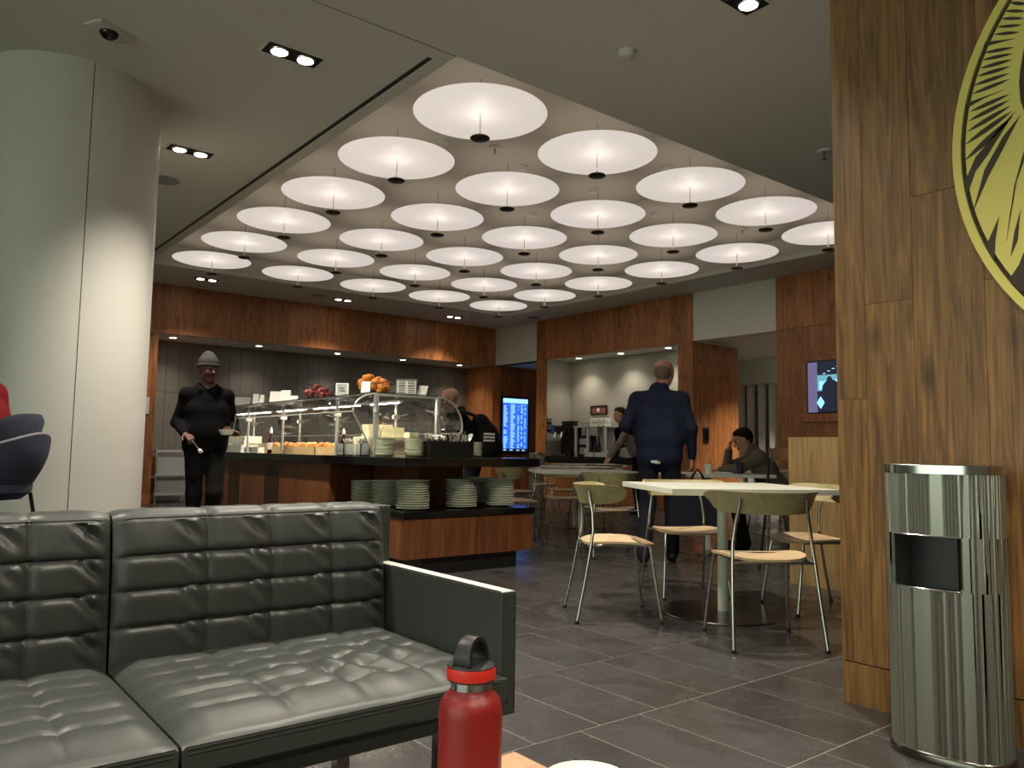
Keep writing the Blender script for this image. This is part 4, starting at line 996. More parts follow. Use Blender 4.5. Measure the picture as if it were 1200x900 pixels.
for k, (px, lab) in enumerate(((407, 'grey square crock of spoons nearest the corner post'), (425, 'smaller grey crock left of the low plate stack'))):
    y = pxy(px, 530, 3.30)[0]; w_ = .075 if k == 0 else .045; t = thing('crock', lab, 'crock', (3.30, y, ZT))
    for a in ((-w_, w_, -w_, -w_+.008), (-w_, w_, w_-.008, w_), (-w_, -w_+.008, -w_, w_), (w_-.008, w_, -w_, w_)): MB().box(*a, 0, .105).build('side', 'grey_crock', t)
    MB().box(-w_, w_, -w_, w_, 0, .01).build('bottom', 'grey_crock', t)
    for i in range(5 if k == 0 else 2):
        o = obj('spoon', cm['spoon']); o.location = (3.30+random.uniform(-.03, .03), y+random.uniform(-.03, .03), ZT+.012); o.rotation_euler = (random.uniform(-.3, .3), random.uniform(-.3, .3), random.uniform(0, 6)); o.scale = (1, 1, .8); tag(o, 'serving spoon in the %s' % ('larger grey crock' if k == 0 else 'smaller grey crock'), 'spoon', 'spoons in the grey crocks')
for px, py, x, lab in ((258, 522, 3.30, 'steel tongs leaning on the dish at the far left'), (283, 521, 3.28, 'steel tongs leaning on the dish before the cream tray')):
    y = pxy(px, py, x)[0]; t = thing('tongs', lab, 'tongs', (x, y, ZT+.10), 0)
    for s in (-1, 1): MB().tube([(0, -.12, .08), (s*.012, 0, .03), (s*.004, .12, -.02)], .004, 6).build('arm', 'chrome', t, smooth=True)

# signs, baskets and fruit on the glass shelf
ZSH = 1.459
def card(px, x, w_, h, lab, tilt=.25, rz=0.0, m='paper'):
    h *= .7; w_ *= .75
    y = min(10.35, pxy(px, 465, x)[0]); t = thing('sign_card', lab, 'sign', (x, y, ZSH), rz)
    a = MB().obox((.0, 0, h/2*math.cos(tilt)+.001), (.0015, 0, 0), (0, w_/2, 0), (math.sin(tilt)*h/2, 0, math.cos(tilt)*h/2)).build('card', m, t)
    MB().obox((h*math.sin(tilt)*1.02+.02, 0, h*.4), (.0015, 0, 0), (0, w_*.4, 0), (-math.sin(tilt)*h*.4, 0, h*.39)).build('easel', m, t)
    mb = MB()
    for r in range(3): mb.obox((h*math.sin(tilt)*(.25+.2*r)-.003, 0, h*math.cos(tilt)*(.25+.2*r)), (.0006, 0, 0), (0, w_*.3, 0), (.0, 0, h*.03))
    tag(mb.build('print', 'print', t), kind='stuff')
for k, (px, w_, h) in enumerate(((260, .13, .14), (281, .36, .17), (300, .09, .19), (307, .07, .16), (323, .17, .19), (334, .17, .19), (342, .18, .09))):
    card(px, 3.40, w_, h, ['small white sign card at the far left of the glass shelf', 'wide white sign card second on the glass shelf', 'narrow grey sign card beside the wide card', 'narrow white sign card beside the grey one', 'tilted white sign card before the fruit baskets', 'second tilted white sign card before the fruit baskets', 'low white sign card left of the red fruit basket'][k], rz=.75+random.uniform(-.25, .25))
def basket(px, x, label, kind, n):
    y = pxy(px, 462, x)[0]; t = thing('wire_basket', label, 'basket', (x, y, ZSH))
    for k, (r, z) in enumerate(((.09, .004), (.12, .05), (.15, .10), (.18, .15))): MB().tube([(r*math.cos(a), r*math.sin(a), z+(.05 if k == 3 else .02*k)*math.sin(a)*.8) for a in np.linspace(0, 2*PI, 25)[:-1]], .003, 5, closed=True).build('hoop', 'black', t)
    for i in range(18): a = 2*PI*i/18; MB().tube([(.09*math.cos(a), .09*math.sin(a), .004), (.18*math.cos(a), .18*math.sin(a), .15+.05*math.sin(a)*.8)], .002, 5).build('wire', 'black', t)
    if kind == 'apple': me = MB().lathe([(.004, .03), (.016, .004), (.03, .012), (.037, .036), (.032, .058), (.016, .068), (.004, .060)], n=18).mesh('apple', 'apple', smooth=True)
    else: me = MB().lathe([(.026, 0), (.031, .03), (.034, .05), (.043, .055), (.046, .07), (.036, .09), (.014, .098), (.001, .099)], n=20).mesh('muffin', 'orange', smooth=True)
    for i in range(n):
        ring = 0 if i < 8 else 1 if i < 13 else 2; r = (.115, .065, .02)[ring]; a = i*2.3
        o = obj('apple' if kind == 'apple' else 'muffin', me); o.location = (x+r*math.cos(a), y+r*math.sin(a), ZSH+(.055, .095, .135)[ring]+.03*math.sin(a)); o.rotation_euler = (random.uniform(-.4, .4), random.uniform(-.4, .4), a)
        tag(o, ('dark red apple piled in the left wire basket' if kind == 'apple' else 'orange-brown muffin piled in the right wire basket'), kind, ('apples in the left basket' if kind == 'apple' else 'muffins in the right basket'))
basket(374, 3.62, 'black wire basket of red fruit on the glass shelf', 'apple', 12)
basket(438, 3.62, 'black wire basket of muffins on the glass shelf', 'muffin', 13)
def frame_sign(px, x, w_, h, lab, rz=0, grid_=True):
    y = pxy(px, 462, x)[0]; t = thing('framed_sign', lab, 'sign', (x, y, ZSH), rz)
    for a in ((-w_, w_, 0, .012), (-w_, w_, h-.012, h), (-w_, -w_+.012, .012, h-.012), (w_-.012, w_, .012, h-.012)): MB().box(-.008, .008, a[0], a[1], a[2], a[3]).build('frame', 'chrome', t)
    MB().box(-.004, .004, -w_+.012, w_-.012, .012, h-.012).build('sheet', 'paper', t)
    mb = MB()
    if grid_:
        for i in range(2):
            for j in range(2):
                for r in range(4): z = h*(.16+.42*j)+r*.018; y_ = -w_*.75+i*w_*.85; mb.box(-.006, -.0045, y_, y_+w_*.6, z, z+.009)
    else: mb.box(-.006, -.0045, -w_*.5, w_*.4, h*.35, h*.45); mb.box(-.006, -.0045, -w_*.3, w_*.5, h*.55, h*.65)
    tag(mb.build('print', 'print', t), kind='stuff')
frame_sign(476, 3.74, .10, .155, 'silver framed notice with four blocks of text on the guard end', rz=.95)
frame_sign(401, 3.36, .06, .12, 'small framed sign between the two wire baskets', rz=.9, grid_=False)
t = thing('sign_card', 'white tilted card in front of the muffin basket', 'sign', (3.34, pxy(428, 460, 3.34)[0], ZSH), .9); MB().obox((.02, 0, .056), (.0015, 0, 0), (0, .04, 0), (.018, 0, .054)).build('card', 'paper', t); MB().obox((.055, 0, .04), (.0015, 0, 0), (0, .03, 0), (-.015, 0, .04)).build('easel', 'paper', t)
t = thing('sign_card', 'white card leaning right of the framed notice', 'sign', (3.88, pxy(495, 462, 3.88)[0], ZSH), 1.0); MB().obox((.02, 0, .051), (.0015, 0, 0), (0, .042, 0), (.018, -.012, .049)).build('card', 'paper', t); MB().obox((.055, 0, .04), (.0015, 0, 0), (0, .03, 0), (-.015, 0, .04)).build('easel', 'paper', t)

# grey service cart in the niche
t = thing('service_cart', 'pale grey service cart half hidden behind the standing man', 'cart', (3.95, 14.45, 0))
for z in (.12, .45, .85): MB().box(-.3, .3, -.25, .25, z, z+.04).build('shelf', 'grey_crock', t, bevel=.006)
MB().box(-.27, .27, -.22, .22, .16, .40).build('bin', 'mesh_grey', t, bevel=.01); MB().box(-.27, .27, -.22, .22, .49, .78).build('bin', 'grey_crock', t, bevel=.01)
for sx in (-1, 1):
    for sy in (-1, 1): MB().tube([(sx*.28, sy*.23, 0), (sx*.28, sy*.23, .95)], .015, 8).build('upright', 'chrome', t)

# ------------------------------------------------------------------ drinks niche
ZD = .875
t = thing('drinks_counter', 'black stone counter in the drinks niche', 'counter', (0, 0, 0))
MB().box(10.66, 11.355, 8.805, 12.245, .76, ZD).build('counter_top', 'granite', t, bevel=.004); MB().box(10.72, 11.35, 8.81, 12.24, 0, .76).build('cabinet', 'black', t)
def dy(px, x=10.9): return pxy(px, 515, x)[0]
def dz(py, px, x=10.9): return pxy(px, py, x)[1]
def dispenser():
    ya, yb = dy(653), dy(669); t = thing('coffee_dispenser', 'black twin coffee machine with white levers on the drinks counter', 'coffee machine', (10.95, (ya+yb)/2, ZD)); L_ = (ya-yb)/2; zt = dz(499, 665)-ZD
    MB().box(-.2, .25, -L_, L_, 0, .05).build('drip_tray', 'dark_steel', t); MB().box(.05, .25, -L_, L_, .05, zt).build('body', 'black', t, bevel=.01); MB().box(-.2, .25, -L_, L_, zt*.72, zt*1.0).build('head', 'black_gloss', t, bevel=.02)
    MB().box(.0, .25, -L_*.9, L_*.6, zt, zt+.10).build('hopper', 'black', t, bevel=.01)
    for s in (-.5, .45): MB().tube([(-.2, s*L_, zt*.78), (-.25, s*L_-.02, zt*.62), (-.24, s*L_+.03, zt*.55)], [.02, .022, .014], 8).build('lever', 'porcelain', t, smooth=True)
    MB().box(-.215, -.2, L_*.55, L_*1.1, zt*.75, zt*1.02).build('touch_panel', 'screen_blue_dim', t)
mat('screen_blue_dim', (24, 40, 66), .3, emit=(30, 60, 110), estr=.06)
dispenser()
ya, yb = dy(671), dy(708.5); t = thing('cup_rack', 'white rack carrying rows of upturned cups', 'rack', (11.1, (ya+yb)/2, ZD)); L_ = (ya-yb)/2; zs = dz(499, 690)-ZD
MB().box(-.18, .18, -L_, L_, zs-.025, zs).build('shelf', 'plastic_white', t)
for yy in (L_-.05, L_*.12, -L_+.04): MB().box(-.17, -.13, yy-.025, yy+.025, 0, zs-.025).build('post', 'plastic_white', t); MB().box(.13, .17, yy-.025, yy+.025, 0, zs-.025).build('post', 'plastic_white', t)
MB().box(.10, .12, -L_+.05, L_*.1, .0, zs-.03).build('back_panel', 'grey_crock', t)
rack = t
cup_me = MB().lathe([(.042, 0), (.045, .004), (.036, .07), (.03, .075), (.001, .075)], n=16).mesh('cup', 'porcelain', smooth=True)
for r in range(2):
    for lvl in range(2):
        for i in range(6):
            o = obj('cup', cup_me); o.location = (10.99+r*.12, rack.location[1]+L_*.12-.06-i*(L_*1.1-.1)/5.5, ZD+zs+.0005+lvl*.076); tag(o, 'upturned white cup, %s from the left, %s row, %s layer on the rack' % (ORD[i], ['front', 'back'][r], ['lower', 'upper'][lvl]), 'cup', 'cups on the rack')
sau = MB().lathe([(.04, 0), (.05, .003), (.072, .012), (.07, .014), (.045, .006), (.001, .005)], n=20).mesh('saucer', 'porcelain', smooth=True)
for i in range(3):
    for k in range(6):
        o = obj('saucer', sau); o.location = (11.03, rack.location[1]+L_-.10-i*.155, ZD+zs+.0005+k*.0135); tag(o, 'white saucer, %s from the bottom in the %s pile on the rack' % (ORD[k], ['left', 'middle', 'right'][i]), 'saucer', 'saucers on the rack')
t = thing('grinder_cabinet', 'dark machine standing below the saucer shelf', 'coffee grinder', (11.10, rack.location[1]+L_*.53, ZD)); MB().box(-.1, .12, -.14, .14, 0, .42).build('body', 'black', t, bevel=.01); MB().box(-.11, -.1, -.11, .11, .24, .36).build('window', 'grey_crock', t); MB().box(-.11, -.1, -.11, .11, .05, .18).build('window', 'mesh_grey', t)
for k, (px, h) in enumerate(((693.5, .30), (697, .34), (699.5, .36), (702, .40))):
    t = thing('syrup_bottle', ['shortest dark syrup bottle beside the cups', 'second dark syrup bottle from the left', 'third dark syrup bottle from the left', 'tallest dark syrup bottle on the right'][k], 'bottle', (10.78+.02*(k % 2), dy(px, 10.8), ZD), 0, 'syrup bottles')
    MB().lathe([(.034, 0), (.036, .01), (.036, h*.55), (.016, h*.72), (.013, h*.95)], n=16).build('body', 'black_gloss', t, smooth=True); MB().lathe([(.015, h*.94), (.015, h)], n=12).build('cap', 'black', t)
cup((10.80, dy(688.5, 10.8)), ZD, 'large white cup standing beside the cup rack post', 'porcelain', .15, .07)
for k, (px, w_, lab) in enumerate(((693, .09, 'white carton at the left of the counter front'), (701, .10, 'white carton in the middle of the counter front'), (706, .07, 'white carton at the right of the counter front'))): block('carton', lab, 'carton', 10.72, dy(px, 10.72), ZD, .08, w_, .085, 'plastic_white')
for k, px in enumerate((705.5, 708.5, 711.5, 714.5)): 
    t = thing('canister', ['cream canister first from the left behind the cartons', 'cream canister second from the left behind the cartons', 'cream canister third from the left behind the cartons', 'cream canister nearest the leaning man'][k], 'canister', (11.05, dy(px, 11.05), ZD), 0, 'canisters'); MB().lathe([(.03, 0), (.032, .1), (.03, .13)], n=14).build('body', 'cream', t, smooth=True); MB().lathe([(.033, .13), (.033, .15)], n=14).build('lid', 'dark_steel', t)
t = thing('tablet_stand', 'dark tablet on a stand at the end of the drinks counter', 'tablet', (11.05, dy(717), ZD)); MB().obox((0, 0, .13), (.008, 0, 0), (0, .07, 0), (.03, 0, .13)).build('tablet', 'black_gloss', t); MB().box(0, .1, -.05, .05, 0, .012).build('foot', 'black', t)
a = at((693, 475.5), 0, 11.36); b = at((712, 486), 0, 11.36); yc = (a[1]+b[1])/2; zc = (a[2]+b[2])/2
t = thing('framed_picture', 'small black framed pink picture on the drinks niche wall', 'picture', (11.355, yc, zc)); hw, hh = abs(a[1]-b[1])/2, .095
for q in ((-hw, hw, hh-.025, hh), (-hw, hw, -hh, -hh+.025), (-hw, -hw+.025, -hh+.025, hh-.025), (hw-.025, hw, -hh+.025, hh-.025)): MB().box(-.025, 0, *q).build('frame', 'black', t)
MB().box(-.012, 0, -hw+.025, hw-.025, -hh+.025, hh-.025).build('print', 'picture', t); MB().box(-.0135, -.0125, -.02, .05, -.03, .04).build('print_spot', 'paper', t)
for k, py in enumerate((494, 502.5)):
    q = at((643.5, py), 1, 12.25); t = thing('notice', ['upper dark notice on the niche side wall', 'lower dark notice on the niche side wall'][k], 'sign', (q[0], 12.248, q[2])); MB().box(-.06, .06, -.01, 0, -.06, .06).build('plate', 'black', t); MB().box(-.045, .045, -.012, -.0105, -.005, .04).build('print', 'print', t)
# ------------------------------------------------------------------ people: one smooth body surface from blended limbs
class Body:
    def __init__(s): s.P = []
    def cap(s, a, b, r1, r2=None, m=0, k=.03): s.P.append((np.array(a, float), np.array(b, float), r1, r1 if r2 is None else r2, m, k)); return s
    def chain(s, pts, rs, m=0, k=.03):
        for i in range(len(pts)-1): s.cap(pts[i], pts[i+1], rs[i], rs[i+1], m, k)
    @staticmethod
    def dist(X, Y, Z, p):
        a, b, r1, r2, m, k = p; ab = b-a; L2 = max(ab@ab, 1e-9)
        t = np.clip(((X-a[0])*ab[0]+(Y-a[1])*ab[1]+(Z-a[2])*ab[2])/L2, 0, 1)
        return np.sqrt((X-a[0]-t*ab[0])**2+(Y-a[1]-t*ab[1])**2+(Z-a[2]-t*ab[2])**2)-(r1+(r2-r1)*t)
    def mesh(s, name, mats, h):
        lo = np.min([np.minimum(p[0], p[1])-max(p[2], p[3]) for p in s.P], 0)-3*h; hi = np.max([np.maximum(p[0], p[1])+max(p[2], p[3]) for p in s.P], 0)+3*h
        n = np.ceil((hi-lo)/h).astype(int)+1; ax = [lo[i]+h*np.arange(n[i]) for i in range(3)]
        F = np.full(n, 1.0, np.float32)
        for p in s.P:
            pad = max(p[2], p[3])+p[5]+3*h; a = np.minimum(p[0], p[1])-pad; b = np.maximum(p[0], p[1])+pad
            i0 = np.maximum(0, ((a-lo)/h).astype(int)); i1 = np.minimum(n, ((b-lo)/h).astype(int)+2); sl = tuple(slice(i0[i], i1[i]) for i in range(3))
            X, Y, Z = np.meshgrid(*[ax[i][sl[i]] for i in range(3)], indexing='ij', sparse=True)
            d = s.dist(X, Y, Z, p).astype(np.float32); f = F[sl]; k = p[5]
            q = np.clip(.5+.5*(f-d)/k, 0, 1); F[sl] = f+(d-f)*q-k*q*(1-q)
        S = F < 0; c = [S[i:n[0]-1+i, j:n[1]-1+j, l:n[2]-1+l] for i in (0, 1) for j in (0, 1) for l in (0, 1)]
        cnt = sum(x.astype(np.int8) for x in c); act = (cnt > 0) & (cnt < 8); idx = np.full(act.shape, -1, np.int64); ci = np.argwhere(act); idx[act] = np.arange(len(ci))
        acc = np.zeros((len(ci), 3)); num = np.zeros(len(ci)); cor = [(i, j, l) for i in (0, 1) for j in (0, 1) for l in (0, 1)]
        for a in cor:
            for d_ in range(3):
                if a[d_]: continue
                b = list(a); b[d_] = 1; fa = F[ci[:, 0]+a[0], ci[:, 1]+a[1], ci[:, 2]+a[2]]; fb = F[ci[:, 0]+b[0], ci[:, 1]+b[1], ci[:, 2]+b[2]]
                x = (fa < 0) != (fb < 0); t = np.where(x, fa/(fa-fb+1e-12), 0); pt = np.tile(np.array(a, float), (len(ci), 1)); pt[:, d_] += t
                acc[x] += pt[x]; num[x] += 1
        V = lo+h*(ci+acc/num[:, None]); faces = []
        for d_ in range(3):
            e = [(1, 2), (2, 0), (0, 1)][d_]; sa = [slice(None)]*3; sb = [slice(None)]*3; sa[d_] = slice(0, -1); sb[d_] = slice(1, None)
            A = S[tuple(sa)]; B = S[tuple(sb)]; x = np.argwhere(A != B); x = x[(x[:, e[0]] > 0) & (x[:, e[1]] > 0) & (x[:, e[0]] < n[e[0]]-1) & (x[:, e[1]] < n[e[1]]-1)]
            q = []
            for (du, dv) in ((-1, -1), (0, -1), (0, 0), (-1, 0)):
                y = x.copy(); y[:, e[0]] += du; y[:, e[1]] += dv; q.append(idx[y[:, 0], y[:, 1], y[:, 2]])
            q = np.stack(q, 1); fl_ = A[x[:, 0], x[:, 1], x[:, 2]]; q[~fl_] = q[~fl_][:, ::-1]; faces.append(q)
        Q = np.concatenate(faces); Q = Q[(Q >= 0).all(1)]
        C = V[Q].mean(1); best = np.full(len(C), 9.0); lab = np.zeros(len(C), int)
        for p in s.P:
            d = s.dist(C[:, 0], C[:, 1], C[:, 2], p); u = d < best; best[u] = d[u]; lab[u] = p[4]
        me = D.meshes.new(name); me.vertices.add(len(V)); me.vertices.foreach_set('co', V.astype(np.float32).ravel())
        me.loops.add(len(Q)*4); me.loops.foreach_set('vertex_index', Q.astype(np.int32).ravel()); me.polygons.add(len(Q)); me.polygons.foreach_set('loop_start', np.arange(0, len(Q)*4, 4, dtype=np.int32))
        for m in mats: me.materials.append(MATS[m])
        me.polygons.foreach_set('material_index', lab.astype(np.int32)); me.polygons.foreach_set('use_smooth', np.ones(len(Q), bool)); me.update(); me.validate(); return me
def nrm(v): v = np.array(v, float); return v/(np.linalg.norm(v)+1e-9)
def hand(B, w, d, up, m, side, curl=.6, s=1.0):
    """wrist w, pointing d, back of the hand towards up; side +1 thumb on cross(d, up)"""
    d = nrm(d); up = nrm(np.array(up)-d*np.dot(up, d)); x = np.cross(d, up)*side; w = np.array(w, float)
    for o in (-.024, -.008, .008, .024): B.cap(w+d*.012*s+x*o*.6*s, w+d*.085*s+x*o*s, .014*s, .0125*s, m, .012)
    for i, (o, L_) in enumerate(((.027, .068), (.0095, .076), (-.0095, .070), (-.027, .054))):
        a = w+d*.088*s+x*o*s; c = curl; e1 = d*math.cos(c)-up*math.sin(c); e2 = d*math.cos(2*c)-up*math.sin(2*c)
        b = a+e1*L_*.52*s; B.cap(a, b, .0095*s, .0088*s, m, .004); B.cap(b, b+e2*L_*.48*s, .0088*s, .0072*s, m, .004)
    a = w+d*.03*s+x*.026*s; b = a+(d*.6+x*.75-up*.25)*.042*s; B.cap(a, b, .0125*s, .0105*s, m, .008); B.cap(b, b+nrm(d*.9+x*.1-up*.35)*.034*s, .0105*s, .0085*s, m, .005)
def head(B, hc, f, up, sk, dark, lip, s=1.0):
    f = nrm(f); up = nrm(np.array(up)-f*np.dot(up, f)); sd = np.cross(f, up); hc = np.array(hc, float)
    q = lambda a, b, c: hc+(f*a+sd*b+up*c)*s
    B.cap(q(-.022, 0, .028), q(.012, 0, .030), .082*s, .078*s, sk, .03); B.cap(q(.012, 0, -.02), q(.028, 0, -.062), .066*s, .048*s, sk, .03)
    B.cap(q(.050, -.012, -.098), q(.050, .012, -.098), .024*s, None, sk, .03); B.cap(q(.01, -.045, -.07), q(.01, .045, -.07), .022*s, None, sk, .03)
    B.cap(q(.078, -.030, .014), q(.078, .030, .014), .014*s, None, sk, .015)
    B.cap(q(.084, 0, .0), q(.104, 0, -.032), .008*s, .0135*s, sk, .010); B.cap(q(.09, -.012, -.034), q(.09, .012, -.034), .009*s, None, sk, .008)
    for e in (-1, 1):
        B.cap(q(.0745, e*.031-.006, -.004), q(.0745, e*.031+.006, -.004), .0105*s, None, dark, .004)
        B.cap(q(-.005, e*.079, .012), q(-.008, e*.084, -.022), .014*s, .010*s, sk, .008)
        B.cap(q(.087, e*.014, .022), q(.076, e*.045, .022), .006*s, .004*s, dark, .004)
        B.cap(q(.062, e*.038, -.03), q(.055, e*.036, -.04), .028*s, None, sk, .02)
    B.cap(q(.088, -.016, -.064), q(.088, .016, -.064), .0085*s, None, lip, .006); B.cap(q(.078, 0, -.075), q(.078, 0, -.08), .014*s, None, sk, .012)
    return q
def person(name, label, loc, face, J, mats, res=.009, s=1.0, hair=None, hats=None, bulk=1.0, hood=False, collar=False, extra=None):
    """mats: skin, top, trousers, shoes, dark, lip"""
    t = thing(name, label, 'person', loc, math.atan2(face[1], face[0])+PI/2); B = Body(); b = bulk
    S = lambda p: np.array(p, float)*s
    pel, ch, nk, hd = (S(J[k]) for k in ('pelvis', 'chest', 'neck', 'head')); dx = np.array([1, 0, 0.])
    B.cap(pel+dx*.07*s, pel-dx*.07*s, .112*s*b, None, 2, .05)
    mid = pel*.5+ch*.5; B.cap(mid*.9+pel*.1+dx*.07*s, mid*.9+pel*.1-dx*.07*s, .100*s*b, None, 1, .10); B.cap(mid*.45+ch*.55+dx*.085*s, mid*.45+ch*.55-dx*.085*s, .098*s*b, None, 1, .10); B.cap(pel*.75+ch*.25+dx*.075*s, pel*.75+ch*.25-dx*.075*s, .125*s*b, None, 1, .04)
    B.cap(ch+dx*.095*s, ch-dx*.095*s, .100*s*b, None, 1, .10)
    shc = nk*.75+ch*.25
    for sd in (1, -1):
        L = 'L' if sd > 0 else 'R'; sh, el, wr = S(J['sh'+L]), S(J['el'+L]), S(J['wr'+L]); kn, an, hp = S(J['kn'+L]), S(J['an'+L]), S(J['hip'+L])
        sh = sh+np.array([-sd*.018, 0, -.03])*s; B.cap(nk+np.array([0, 0, -.025])*s, sh, .056*s*b, .056*s*b, 1, .05); B.cap(shc*.6+ch*.4, sh, .085*s*b, .060*s*b, 1, .05); B.cap(sh, el, .062*s*b, .052*s*b, 1, .04); wv = wr+(el-wr)*.10; B.cap(el, wv, .050*s*b, .038*s*b, 1, .03); B.cap(wv, wr, .026*s, .024*s, 0, .01)
        hd_ = J.get('hd'+L, nrm(wr-el)); hand(B, wr, hd_, J.get('hu'+L, (sd, 0, 0)), 0, J.get('hs'+L, sd), J.get('curl'+L, .55), s*.98)
        B.cap(hp, kn, .092*s*b, .070*s*b, 2, .04); B.cap(kn, an, .070*s*b, .060*s*b, 2, .03)
        td = J.get('toe'+L, (0, -1, 0)); td = nrm(td); B.cap(an+np.array([0, 0, -.045*s])-td*.035*s, an+np.array([0, 0, -.052*s])+td*.15*s, .042*s, .034*s, 3, .02)
        B.cap(an+np.array([0, 0, -.075*s])-td*.04*s, an+np.array([0, 0, -.078*s])+td*.16*s, .018*s, .016*s, 6 if len(mats) > 6 else 3, .008)
    hf, hu = nrm(J.get('hface', (0, -1, 0))), J.get('hup', (0, 0, 1))
    B.cap(nk, hd-nrm(hu)*.06*s, .056*s, .054*s, 0, .03); q = head(B, hd, hf, hu, 0, 4, 5, s)
    if collar: B.cap(nk*1.0+np.array([-.02, 0, .012]), nk*1.0+np.array([.02, 0, .012]), .066*s, None, 1, .01)
    if hood:
        for a in np.linspace(-2.2, 2.2, 9): B.cap(nk+np.array([.085*math.sin(a), .075*math.cos(a)-.01, -.01+.035*math.cos(a)])*s, nk+np.array([.085*math.sin(a+.4), .075*math.cos(a+.4)-.01, -.01+.035*math.cos(a+.4)])*s, .036*s, None, 1, .02)
    if extra: extra(B, s)
    obj('body', B.mesh('body', mats, res), t)
    if hair:
        Hr = Body(); Hr.cap(q(-.03, 0, .04), q(.0, 0, .045), .083*s, .080*s, 0, .02); Hr.cap(q(-.05, 0, .0), q(-.045, 0, -.03), .055*s, .045*s, 0, .03); Hr.cap(q(.045, -.03, .085), q(.045, .03, .085), .025*s, None, 0, .02)
        for e in (-1, 1): Hr.cap(q(-.02, e*.055, .02), q(-.02, e*.058, -.0), .03*s, .022*s, 0, .02)
        obj('hair', Hr.mesh('hair', [hair], min(res, .009)), t)
    if hats: hats(t, q, s)
    return t
STAND = dict(pelvis=(0, 0, .955), chest=(0, .0, 1.29), neck=(0, .01, 1.475), head=(0, -.015, 1.645), hipL=(.09, 0, .93), hipR=(-.09, 0, .93), knL=(.10, -.02, .50), knR=(-.10, -.02, .50), anL=(.11, .0, .094), anR=(-.11, 0, .094),
             shL=(.19, .01, 1.435), shR=(-.19, .01, 1.435), elL=(.25, .03, 1.16), elR=(-.25, .03, 1.16), wrL=(.26, -.03, .91), wrR=(-.26, -.03, .91))
mat('skin_dark', (84, 52, 40), .5, noise_amt=.08, nscale=30); mat('skin_light', (198, 148, 124), .5, noise_amt=.06, nscale=30); mat('skin_tan', (168, 116, 94), .5, noise_amt=.06, nscale=30)
mat('lip_dark', (70, 38, 34), .45); mat('lip_light', (160, 96, 86), .45); mat('eye_dark', (26, 20, 18), .25)
mat('hoodie_black', (7, 7, 8), .92, spec=.12, noise_amt=.15, nscale=40, bump=.35, bscale=9); mat('pants_black', (15, 15, 15), .9, spec=.12, noise_amt=.15, nscale=40, bump=.35, bscale=9); mat('shoe_black', (18, 18, 18), .6, spec=.12); mat('sole', (190, 190, 188), .6)
mat('navy_jacket', (29, 34, 52), .75, spec=.12, noise_amt=.12, nscale=20, bump=.45, bscale=8); mat('pants_navy', (26, 28, 36), .9, spec=.12, noise_amt=.12, nscale=20, bump=.3, bscale=9); mat('shirt_white', (212, 214, 214), .8)
mat('brown_sweater', (106, 95, 82), .92, spec=.12, noise_amt=.1, nscale=60, bump=.35, bscale=10); mat('grey_sweater', (124, 114, 106), .92, spec=.12, noise_amt=.1, nscale=60, bump=.35, bscale=10); mat('server_grey', (150, 148, 144), .85, spec=.12, bump=.3, bscale=10); mat('apron', (92, 40, 38), .8, spec=.12)
mat('hair_dark', (34, 26, 22), .8, spec=.12, noise_amt=.3, nscale=90); mat('hair_brown', (70, 50, 38), .8, spec=.12, noise_amt=.3, nscale=90); mat('stubble', (110, 84, 70), .7); mat('wool_grey', (62, 62, 60), .95, spec=.12, noise_amt=.2, nscale=120, bump=.6, bscale=160); mat('red_knit', (110, 26, 30), .95, spec=.12, noise_amt=.15, nscale=60); mat('backpack_black', (24, 24, 26), .75, spec=.12, bump=.3, bscale=12)
def pose(**k): d = dict(STAND); d.update(k); return d

def beanie(t, q, s):
    H = Body(); H.cap(q(-.025, 0, .055), q(.006, 0, .055), .089*s, .086*s, 0, .02); H.cap(q(-.024, 0, .098), q(-.022, 0, .118), .070*s, .058*s, 0, .03)
    obj('beanie_crown', H.mesh('beanie_crown', ['wool_grey'], .008), t)
    cuff = []
    for i in range(28): a = 2*PI*i/28; cuff.append(q(-.010+.0965*math.cos(a), .0865*math.sin(a), .036+.006*math.cos(a)))
    MB().tube(cuff, .0165*s, 8, closed=True).build('beanie_cuff', 'wool_grey', t, smooth=True)
# man with the beanie
P1L = np.array([2.42, 7.72, 0]); P1F = nrm((-.14, -1.07, 0))
man1 = person('person', 'man in black hoodie and grey beanie holding a white bowl beside the buffet', tuple(P1L), P1F,
    pose(elR=(-.245, .05, 1.15), wrR=(-.205, -.185, 1.035), hdR=(.25, -.8, -.15), huR=(-.2, -.1, .95), hsR=1, curlR=.75, elL=(.25, .05, 1.16), wrL=(.235, -.20, 1.055), hdL=(-.62, -.55, .1), huL=(.25, -.45, -.75), hsL=-1, curlL=.5, hface=(.28, -.95, -.04), knL=(.075, -.12, .51), anL=(.08, .02, .12), knR=(-.08, -.02, .5), anR=(-.08, 0, .094), shL=(.19, .01, 1.435), shR=(-.19, .01, 1.435)),
    ['skin_dark', 'hoodie_black', 'pants_black', 'shoe_black', 'eye_dark', 'lip_dark'], .0085, 1.035, hats=beanie, bulk=.98, hood=True, extra=lambda B, s: (B.cap((-.072*s, 0, 1.09*s), (.072*s, 0, 1.09*s), .112*s, None, 1, .09), B.cap((-.075*s, 0, .95*s), (.075*s, 0, .95*s), .120*s, None, 1, .03), B.cap((-.05*s, -.10*s, 1.03*s), (.05*s, -.10*s, 1.03*s), .028*s, None, 1, .03)))
def to_world(t, p):
    c, s_ = math.cos(t.rotation_euler.z), math.sin(t.rotation_euler.z); return (t.location[0]+c*p[0]-s_*p[1], t.location[1]+s_*p[0]+c*p[1], t.location[2]+p[2])
c = to_world(man1, (.135, -.285, 1.075)); t = thing('bowl', 'white bowl held in the hand of the man with the beanie', 'bowl', c)
